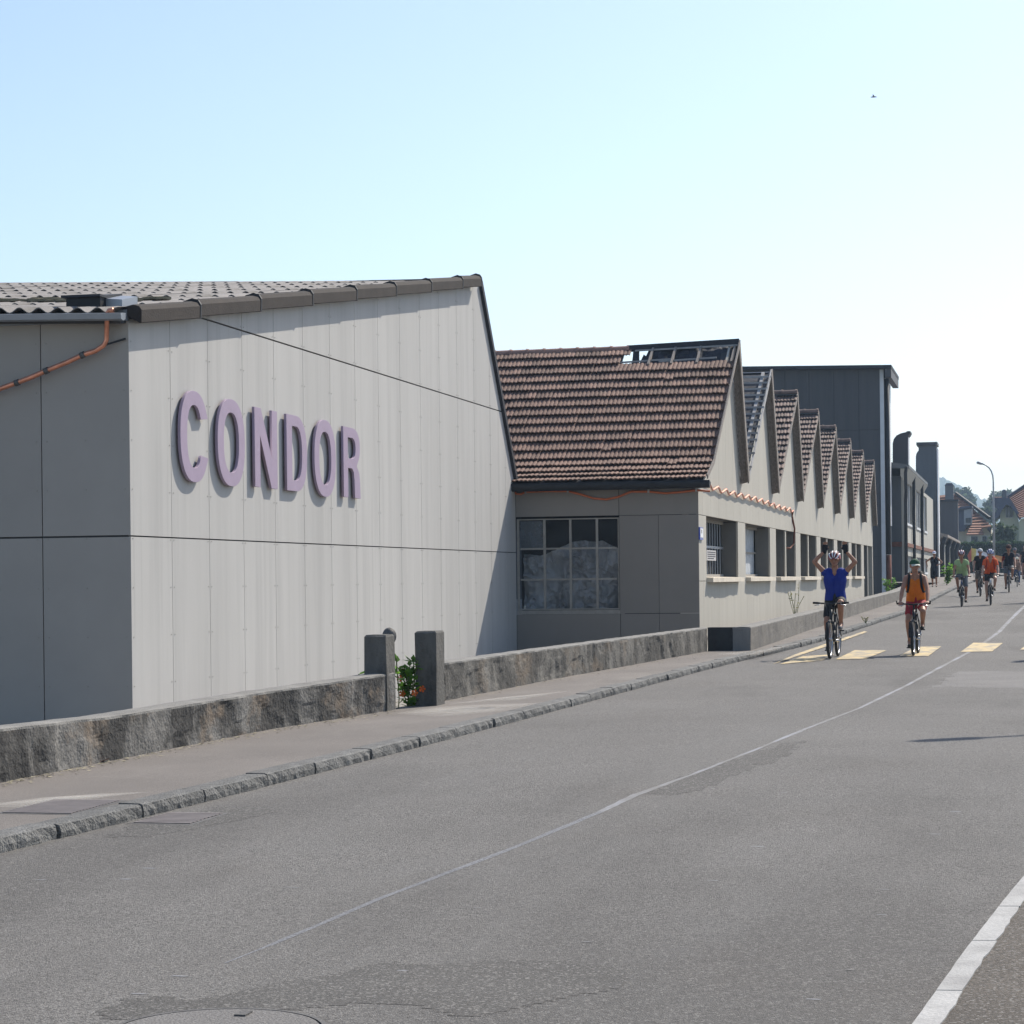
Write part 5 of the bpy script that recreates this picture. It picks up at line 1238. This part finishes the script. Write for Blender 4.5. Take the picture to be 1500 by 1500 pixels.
    if k == 'helmet':
        def dome(a, b, c, z0): return lambda th, ph: (a*cos(ph)*cos(th), b*cos(ph)*sin(th)-.012, c*sin(ph)+z0)
        D = dome(.108, .142, .118, .035); m = MB(); rows = []
        for i in range(9):
            ph = lerp(-.12, pi/2-.02, i/8); rows.append([tuple(c*(1.0) for c in D(2*pi*j/24, ph)) for j in range(25)])
        m.grid(rows); inner = [(x*.9, y*.9, z-.004) for x, y, z in rows[0]]; m.grid([inner, rows[0]]); he = hat(m).build('helmet', cfg['hc'][0], P, True, local=True)
        for q_ in range(-3, 4):       # raised ribs between the vents
            m = MB(); pts = []
            for j in range(11):
                t = lerp(.10, pi-.10, j/10); x = q_*.030*(sin(t)**.6); y = .146*cos(t)-.012; zz = 1-(x/.115)**2-(cos(t))**2; z = .035+.128*sqrt(max(.0, zz)); pts.append((x, y, z))
            m.tube(pts, .012, 6); hat(m).build('rib', cfg['hc'][1 if q_ % 2 else 2], he, True, local=True)
        m = MB(); m.tube([(-.09, .0, .0), (-.075, .03, -.06), (0, .045, -.115), (.075, .03, -.06), (.09, 0, .0)], .006, 6); hat(m).build('chin_strap', M['black'], he, True, local=True)
        m = MB(); m.grid([[(.10*cos(a), .135*sin(a)+.0, .03) for a in [pi*.2+pi*.6*j/8 for j in range(9)]], [(.10*cos(a), .175*sin(a), .022) for a in [pi*.2+pi*.6*j/8 for j in range(9)]]]); hat(m).build('visor', cfg['hc'][0], he, local=True)
    elif k == 'cap':
        m = MB(); rows = []
        for i in range(8):
            ph = lerp(0, pi/2-.02, i/7); rows.append([(.098*cos(ph)*cos(2*pi*j/20), .112*cos(ph)*sin(2*pi*j/20)-.008, .105*sin(ph)**.9+.035) for j in range(21)])
        ca = hat(m.grid(rows)).build('cap', cfg['hc'][0], P, True, local=True)
        m = MB(); A = [pi*.16+pi*.68*j/10 for j in range(11)]
        up_ = [(.096*cos(a), .108*sin(a)-.008, .040) for a in A]; lo = [(.09*cos(a), .195*sin(a)-.02*abs(cos(a)), .022-.02*abs(cos(a))) for a in A]; m.grid([up_, lo]); m.grid([[(x, y, z-.008) for x, y, z in up_], [(x, y, z-.008) for x, y, z in lo]]); m.grid([lo, [(x, y, z-.008) for x, y, z in lo]])
        hat(m).build('peak', cfg['hc'][1], ca, True, local=True)
    if cfg.get('hair'):
        m = MB(); m.ball((0, -.025, .02), .1, 14, 8, (.98, 1.02, 1.08)); m.v = [v if v[1] < .045 else (v[0], .045, v[2]) for v in m.v]; hat(m).build('hair', cfg['hair'], P, True, local=True)
    if cfg.get('glasses'):
        m = MB(); m.grid([[(.078*sin(a), .105*cos(a)-.012, z) for a in [-1.15+2.3*j/12 for j in range(13)]] for z in (-.008, .012, .028)]); hat(m).build('sunglasses', M['glass_dark'], P, True, local=True)
    if cfg.get('pack'):
        for s in (-1, 1):
            x = s*.105; pts = [chs+Vector((x, 0, 0))+bk*.14, shl+Vector((x, 0, .07))+bk*.06, shl+Vector((x, 0, .085)), shl+Vector((x, 0, .05))-bk*.085, chs+Vector((x*1.15, 0, 0))-bk*.135, wst+Vector((x*1.35, 0, .05))-bk*.10, wst+Vector((s*.165, 0, .02))]
            m = MB(); m.tube(pts, .024, 8); m.build('pack_strap', cfg['pack'], P, True, local=True)
        fused('backpack', [(wst+bk*.2+Vector((s*.07, 0, 0)), .09, shl+bk*.2+Vector((s*.07, 0, -.04)), .085) for s in (-1, 1)], cfg['pack'], P, vox*1.5, 2)
    for o_ in P.children_recursive: o_.rotation_mode = 'XYZ'
    return P
def make_bike(label, loc, rz, fc, sc=1.0, steer=0.0, crank=pi/2, group='bicycles ridden along the street', cfg=None):
    B = thing('bicycle', label, 'bicycle', loc, rz, group); B.scale = (sc, sc, sc)
    R = .335; fcn = Vector((0, .60, R)); rcn = Vector((0, -.47, R)); bb = Vector((0, -.04, .29)); seat = Vector((0, -.22, .90)); head0 = Vector((0, .44, .66)); head1 = Vector((0, .40, .80))
    def wheel(c, ang):
        rot = Matrix.Rotation(ang, 3, 'Z'); circ = lambda r, n, x=0: [c+rot @ Vector((x, r*cos(2*pi*i/n), r*sin(2*pi*i/n))) for i in range(n)]
        w = MB().tube(circ(R-.048, 36), .013, 6, closed=True).build('wheel', M['chrome'], B, True, local=True)
        MB().tube(circ(R-.026, 40), .026, 8, closed=True).build('tyre', M['rubber'], w, True, local=True)
        MB().tube([c+rot @ Vector((-.045, 0, 0)), c+rot @ Vector((.045, 0, 0))], .022, 8).build('hub', M['chrome'], w, True, local=True)
        sp = MB()
        for i in range(16):
            a = 2*pi*i/16; sp.tube([c+rot @ Vector((.02*(-1)**i, 0, 0)), c+rot @ Vector((0, (R-.05)*cos(a), (R-.05)*sin(a)))], .0022, 3, caps=False)
        sp.build('spokes', M['chrome'], w, local=True); return w
    wheel(fcn, steer); wheel(rcn, 0)
    f = MB(); f.tube([head0, bb], .024, 8); f.tube([head1, seat+Vector((0, .04, -.16))], .019, 8); f.tube([bb, seat+Vector((0, .03, -.12))], .018, 8); f.tube([head0-Vector((0, -.012, .04)), head1+Vector((0, -.006, .03))], .026, 8)
    for s in (-1, 1): f.tube([bb+Vector((s*.03, 0, 0)), rcn+Vector((s*.062, 0, 0))], .011, 6); f.tube([seat+Vector((s*.02, .05, -.15)), rcn+Vector((s*.062, 0, 0))], .010, 6)
    f.build('frame', fc, B, True, local=True)
    k = MB(); cr_t = head0-Vector((0, -.018, .05))
    k.tube([cr_t+Vector((-.065, 0, -.0)), cr_t+Vector((.065, 0, 0))], .022, 8)
    for s in (-1, 1): k.tube([cr_t+Vector((s*.065, 0, 0)), lerp(cr_t, fcn, .55)+Vector((s*.066, 0, 0))], .021, 8); k.tube([lerp(cr_t, fcn, .5)+Vector((s*.066, 0, 0)), fcn+Vector((s*.06, 0, 0))], .025, 8)
    k.build('fork', M['black'], B, True, local=True)
    MB().tube([head1, head1+Vector((0, -.01, .09)), head1+Vector((0, .06, .13))], .018, 8).build('stem', M['black'], B, True, local=True)
    hb = head1+Vector((0, .06, .13))
    h = MB().tube([hb+Vector((-.30, -.05, .02)), hb+Vector((-.12, -.005, .01)), hb, hb+Vector((.12, -.005, .01)), hb+Vector((.30, -.05, .02))], .014, 8).build('handlebar', M['black'], B, True, local=True)
    for s in (-1, 1):
        MB().tube([hb+Vector((s*.19, -.024, .014)), hb+Vector((s*.305, -.051, .02))], .0185, 8).build('grip', M['rubber'], h, True, local=True)
        MB().tube([hb+Vector((s*.17, -.015, .005)), hb+Vector((s*.19, .04, -.015)), hb+Vector((s*.27, .035, -.02))], .007, 6).build('brake_lever', M['chrome'], h, True, local=True)
        if s < 0 or True: MB().tube([hb+Vector((s*.30, -.05, .02)), hb+Vector((s*.305, .0, .065))], .012, 6).build('bar_end', M['black'], h, True, local=True) if cfg and cfg.get('bar_end') else None
    m = MB(); m.tube([hb+Vector((.10, .01, .01)), hb+Vector((.06, .10, -.06)), cr_t+Vector((.03, .05, .05)), cr_t+Vector((.05, .03, -.08))], .005, 5); m.tube([hb+Vector((-.10, .01, .01)), hb+Vector((-.05, .11, -.08)), head0+Vector((-.02, .04, .0)), bb+Vector((0, .12, .1))], .005, 5); m.build('brake_cable', M['black'], B, True, local=True)
    MB().tube([seat, seat+Vector((0, .045, -.2))], .014, 8).build('seat_post', M['black'], B, True, local=True)
    m = MB(); rows = []
    for i in range(9):
        t = i/8; y = lerp(-.13, .14, t); w = lerp(.075, .02, min(1, t*1.25)**.7) if t < .95 else .012
        rows.append([(w*cos(a), seat.y+y, seat.z+.03+.022*sin(a)-.01*t) for a in [2*pi*j/12 for j in range(13)]])
    m.grid(rows); m.poly(rows[0][:-1]); m.poly(rows[-1][:-1]); m.build('saddle', M['rubber'], B, True, local=True)
    c = MB(); c.tube([bb+Vector((.05, .09*cos(2*pi*i/20), .09*sin(2*pi*i/20))) for i in range(20)], .006, 5, closed=True); c.tube([bb+Vector((-.08, 0, 0)), bb+Vector((.08, 0, 0))], .02, 8)
    d = Vector((0, cos(crank), sin(crank)))*.17
    for s in (-1, 1): c.tube([bb+Vector((s*.075, 0, 0)), bb+Vector((s*.085, 0, 0))+d*s], .011, 6)
    c.build('crank', M['chrome'], B, True, local=True)
    for s in (-1, 1): q_ = bb+Vector((s*.125, 0, 0))+d*s; MB().box(q_.x-.04, q_.x+.04, q_.y-.04, q_.y+.04, q_.z-.011, q_.z+.011).build('pedal', M['black'], B, local=True)
    m = MB()
    for s in (.095, -.09): m.tube([bb+Vector((.05, 0, s)), rcn+Vector((.05, .0, s*.5))], .004, 4)
    m.build('chain', M['iron'], B, local=True)
    return B, hb, bb, d
def rider(label, blabel, px, py, hpx, cfg, fc, rz=pi, steer=0.0, crank=pi/2, group=None, hm=1.79):
    g0 = ground(px, py); Z = depth(g0)
    sc = cfg.get('scale') or max(.6, min(1.08, hpx*Z/FOC/hm))
    off = Matrix.Rotation(rz, 3, 'Z') @ Vector((0, .60, 0))*sc
    loc = g0-off; loc.z = zg(loc.y)+.004
    tilt = (zg(g0.y)-zg(g0.y+1.07*sc))/(1.07*sc)
    Bk, hb, bb, d = make_bike(blabel, loc, rz, fc, sc, steer, crank, cfg=cfg)
    Bk.rotation_euler = (math.atan(tilt), 0, rz)
    c = dict(cfg); c['ankle'] = {}; c['toe'] = {}; c.setdefault('knee', {-1: (-.12, 1, .3), 1: (.12, 1, .3)})
    for s in (-1, 1):
        pd = bb+Vector((s*.115, 0, 0))+d*s; free = cfg.get('foot', {}).get(s)
        c['ankle'][s] = (free if free else pd+Vector((0, -.08, .105))); c['toe'][s] = (0, .13, -.062)
    if 'wrist' not in c:
        c['wrist'] = {s: hb+Vector((s*.245, -.105, .045)) for s in (-1, 1)}; c['hdir'] = {s: (-s*.12, .95, -.15) for s in (-1, 1)}; c['hside'] = {s: (-s, .1, 0) for s in (-1, 1)}; c['hnorm'] = {s: (0, -.1, -1) for s in (-1, 1)}
        c.setdefault('elb', {s: (s*.8, -.5, -.6) for s in (-1, 1)}); c.setdefault('curl', 1.0)
    Pn = make_person(label, loc, rz, c, sc, group); Pn.rotation_euler = (math.atan(tilt), 0, rz); return Pn, Bk
C = lambda n, c, r=.8: plain(n, c, r)
blue = C('blue_jersey', (.008, .024, .21)); blackc = C('black_cloth', (.014, .014, .016)); navy = C('navy_cloth', (.012, .014, .022)); white = M['white']
# facing the camera the rider's +x hand shows on the left of the picture
hx = .40
R1c = dict(near=True, lean=5, hlean=4, pelvis=(0, -.22, 1.00), shirt=blue, shorts=blackc, short=.72, head='helmet', hc=(C('helmet_red', (.25, .02, .035), .4), C('helmet_white', (.75, .75, .77), .35), C('helmet_maroon', (.10, .012, .02), .4)), glasses=True, glove=blackc, shoe=C('grey_shoe', (.10, .10, .11)), skin='skin', bar_end=False,
    wrist={1: (.165, -.10, 1.835), -1: (-.20, -.10, 1.835)}, elb={1: (1, .25, .1), -1: (-1, .25, .1)}, hdir={1: (-.12, .05, 1), -1: (.12, .05, 1)}, hside={1: (-1, 0, -.1), -1: (1, 0, -.1)}, hnorm={1: (0, 1, 0), -1: (0, 1, 0)}, curl=.22, sleeve=.16, foot={-1: Vector((-.115, .0, .58))}, knee={-1: (-.12, 1, .75), 1: (.06, 1, .3)})
rider('person in a blue sleeveless jersey riding with both gloved hands raised overhead', 'dark mountain bike ridden hands free by the person in the blue jersey', 1216, 965.5, 154.5, R1c, C('bike_dark', (.03, .035, .04), .4), rz=pi-.042, crank=-pi/2+.12)
R2c = dict(near=True, lean=24, hlean=4, pelvis=(0, -.22, 1.0), shirt=C('orange_top', (.62, .16, .01)), top='tank', shorts=C('red_shorts', (.30, .02, .03)), short=.62, head='cap', hc=(C('green_cap', (.02, .07, .035)), C('pale_peak', (.45, .47, .42))), skin='skin', pack=blackc, turn=.35, shoe=blackc, bar_end=True, wide=1.0, elb={1: (.7, -.6, -.4), -1: (-1, -.3, -.2)})
rider('person in an orange tank top and green cap riding with backpack straps', 'black mountain bike with bar ends under the person in the orange tank top', 1338, 961, 140, R2c, C('bike_black', (.02, .02, .022), .4), rz=pi-.03, crank=-pi/2+.25, hm=1.74)
far = dict(lean=30, hlean=10)
def fr(**k): d = dict(far); d.update(k); return d
rider('person in a pale green shirt and maroon helmet riding near the kerb', 'blue grey bicycle under the person in the pale green shirt', 1408.5, 889, 81, fr(shirt=C('green_shirt', (.30, .42, .20)), shorts=C('grey_shorts', (.10, .11, .12)), short=.9, sleeve=.4, head='helmet', hc=(C('helmet_maroon', (.1, .01, .02)), C('helmet_plum', (.16, .02, .06)), C('helmet_white', (.7, .7, .7))), skin='skin', lean=26), C('bike_blue', (.03, .06, .13), .4), rz=pi, crank=pi/2-.3, hm=1.74)
rider('person in an orange red top and blue and white helmet riding bent forward', 'silver bicycle under the person in the orange red top', 1451, 887, 81, fr(shirt=C('red_orange', (.62, .085, .015)), shorts=blackc, sleeve=.55, head='helmet', hc=(C('helmet_blue', (.06, .10, .28)), C('helmet_white', (.7, .7, .7)), C('helmet_blue', (.06, .10, .28))), skin='skin2', lean=33, pack=C('red_strap', (.30, .03, .01))), M['chrome'], rz=pi, crank=-pi/2+.2, hm=1.72)
rider('person in a black shirt and white cap riding in front of the coloured flag', 'dark bicycle under the person in black before the flag', 1436, 874, 70, fr(shirt=blackc, shorts=C('khaki', (.14, .11, .08)), short=.85, sleeve=.5, head='cap', hc=(C('cap_white', (.6, .6, .6)), C('cap_dark', (.08, .08, .09))), lean=15), C('bike_black', (.02, .02, .022)), rz=pi, crank=-pi/2-.3, hm=1.78)
rider('person in a dark shirt and brown cap riding upright right of the orange red rider', 'dark bicycle under the upright person in the dark shirt', 1478, 868, 69, fr(shirt=navy, shorts=C('grey_shorts', (.1, .11, .12)), short=.7, sleeve=.5, head='helmet', hc=(C('helmet_brown', (.10, .05, .05)), C('helmet_dark', (.05, .03, .03)), C('helmet_brown', (.1, .05, .05))), lean=17), C('bike_blue', (.03, .06, .13)), rz=pi, crank=-pi/2, hm=1.78)
rider('child in a pale helmet riding a small bicycle at the right edge', 'small bicycle ridden by the child', 1490, 860, 43, fr(shirt=C('plaid', (.26, .17, .13)), shorts=C('jeans', (.07, .10, .17)), short=1.2, sleeve=.5, head='helmet', hc=(C('helmet_pale', (.6, .55, .35)), C('helmet_white', (.7, .7, .7)), C('helmet_pale', (.6, .55, .35))), skin='skin2', lean=20), C('bike_grey', (.2, .21, .22)), rz=pi, crank=pi/2, hm=1.76)
rider('person in a grey patterned shirt riding behind the child', 'bicycle half hidden behind the child', 1487, 853, 50, fr(shirt=C('grey_pattern', (.16, .14, .15)), shorts=blackc, sleeve=.5, head='helmet', hc=(C('helmet_grey', (.15, .15, .17)),)*3, lean=18), C('bike_grey', (.2, .21, .22)), rz=pi, crank=-pi/2, hm=1.78)
rider('person in black with a light cap cut off by the right edge', 'dark bicycle at the right edge behind the child', 1502, 852, 55, fr(shirt=blackc, shorts=navy, sleeve=.5, head='cap', hc=(C('cap_beige', (.4, .33, .25)), C('cap_beige', (.4, .33, .25))), lean=15), C('bike_black', (.02, .02, .022)), rz=pi, crank=-pi/2, hm=1.78)
rider('person mostly outside the right edge with only one dark shoe showing', 'bicycle outside the right edge beside the single dark shoe', 1509, 884, 80, fr(shirt=navy, shorts=blackc, sleeve=.5, head='helmet', hc=(C('helmet_grey', (.15, .15, .17)),)*3, lean=20), C('bike_black', (.02, .02, .022)), rz=pi, crank=-pi/2+.1, hm=1.78)
rider('person riding outside the right edge whose shade falls across the road', 'bicycle outside the right edge near the yellow bars', 1562, 966, 157, fr(shirt=navy, shorts=blackc, sleeve=.5, head='helmet', hc=(C('helmet_grey', (.15, .15, .17)),)*3, lean=20), C('bike_black', (.02, .02, .022)), rz=pi, crank=-pi/2+.1, hm=1.78)
# walker on the pavement
wl = ground(1369, 859.5, SW); Zw = depth(wl); scw = 51.5*Zw/FOC/1.72
wc = dict(lean=2, hlean=5, pelvis=(0, 0, .93), shirt=navy, dress=True, head='cap', hc=(C('cap_bluewhite', (.62, .64, .78)), C('cap_white', (.6, .6, .6))), skin='skin', fem=1, wrist={1: (.33, .05, 1.02), -1: (-.22, .17, 1.08)}, elb={1: (.9, -.5, 0), -1: (-.9, -.5, 0)}, hdir={1: (.3, .4, -.8), -1: (.7, .5, -.2)}, hside={1: (-.3, 1, 0), -1: (.2, .3, 1)}, hnorm={1: (-1, 0, 0), -1: (0, -1, 0)}, curl=.6,
    ankle={1: (.10, -.20, .10), -1: (-.10, .20, .085)}, knee={1: (.02, 1, 0), -1: (-.02, 1, 0)}, toe={1: (0, .12, -.07), -1: (0, .14, -.05)}, sleeve=.0)
make_person('person in a sleeveless black dress and white cap walking along the pavement', (wl.x, wl.y, zg(wl.y)+SW), pi, wc, scw)
# flag carried behind the riders
fp = on_y(1436, 826, ground(1436, 874).y+1.6)
flg = thing('flag', 'large white, yellow and orange flag spread behind the rider in black', 'flag', (fp.x, fp.y, zg(fp.y)))
fy = fp.y; fq = lambda px, py, dy=0: on_y(px, py, fy+dy)
cols = [('flag_pink', (.75, .32, .28)), ('flag_yellow', (.80, .70, .30)), ('flag_white', (.85, .85, .88)), ('flag_white', (.85, .85, .88)), ('flag_peach', (.80, .42, .20)), ('flag_red', (.25, .03, .02))]
tp = [(1417, 814), (1423, 803), (1430, 804), (1446, 810), (1457, 813), (1468, 815), (1472, 815)]; bt = [(1420, 824), (1423, 822.5), (1430, 817), (1446, 818), (1458, 819), (1467, 824), (1472, 819)]
for i in range(6):
    rows = []
    for j in range(6):
        r_ = []
        for k in range(7):
            u = k/6; v = j/5; px = lerp(lerp(tp[i][0], tp[i+1][0], u), lerp(bt[i][0], bt[i+1][0], u), v); py = lerp(lerp(tp[i][1], tp[i+1][1], u), lerp(bt[i][1], bt[i+1][1], u), v)
            r_.append(fq(px, py, .12*sin((i+u)*2.6)+.05*sin(v*4)))
        rows.append(r_)
    MB().grid(rows).build('stripe', C(*cols[i]), flg, True)
a, b = fq(1423, 800, .1), fq(1427, 846, .1); MB().tube([a, b], .014, 6).build('staff', M['batten'], flg)
# fuse the bodies
dg = bpy.context.evaluated_depsgraph_get(); dg.update()
done = []
for o in PENDING:
    me = bpy.data.meshes.new_from_object(o.evaluated_get(dg)); me.name = o.name; done.append((o, me))
for o, me in done: o.modifiers.clear(); o.data = me
# ------------------------------------------------------------------ air
HAZE = .00032
hz_m = bpy.data.materials.new('haze_air'); hz_m.use_nodes = True; hn = hz_m.node_tree; hn.nodes.clear()
ho = hn.nodes.new('ShaderNodeOutputMaterial'); hv = hn.nodes.new('ShaderNodeVolumePrincipled')
hv.inputs['Color'].default_value = (.56, .76, 1.0, 1); hv.inputs['Density'].default_value = HAZE; hv.inputs['Anisotropy'].default_value = .25
hn.links.new(hv.outputs[0], ho.inputs['Volume'])
hb_ = MB().box(-1010, 1010, -34, 2710, YARD-2.5, 125).build('haze', hz_m, kind='stuff')
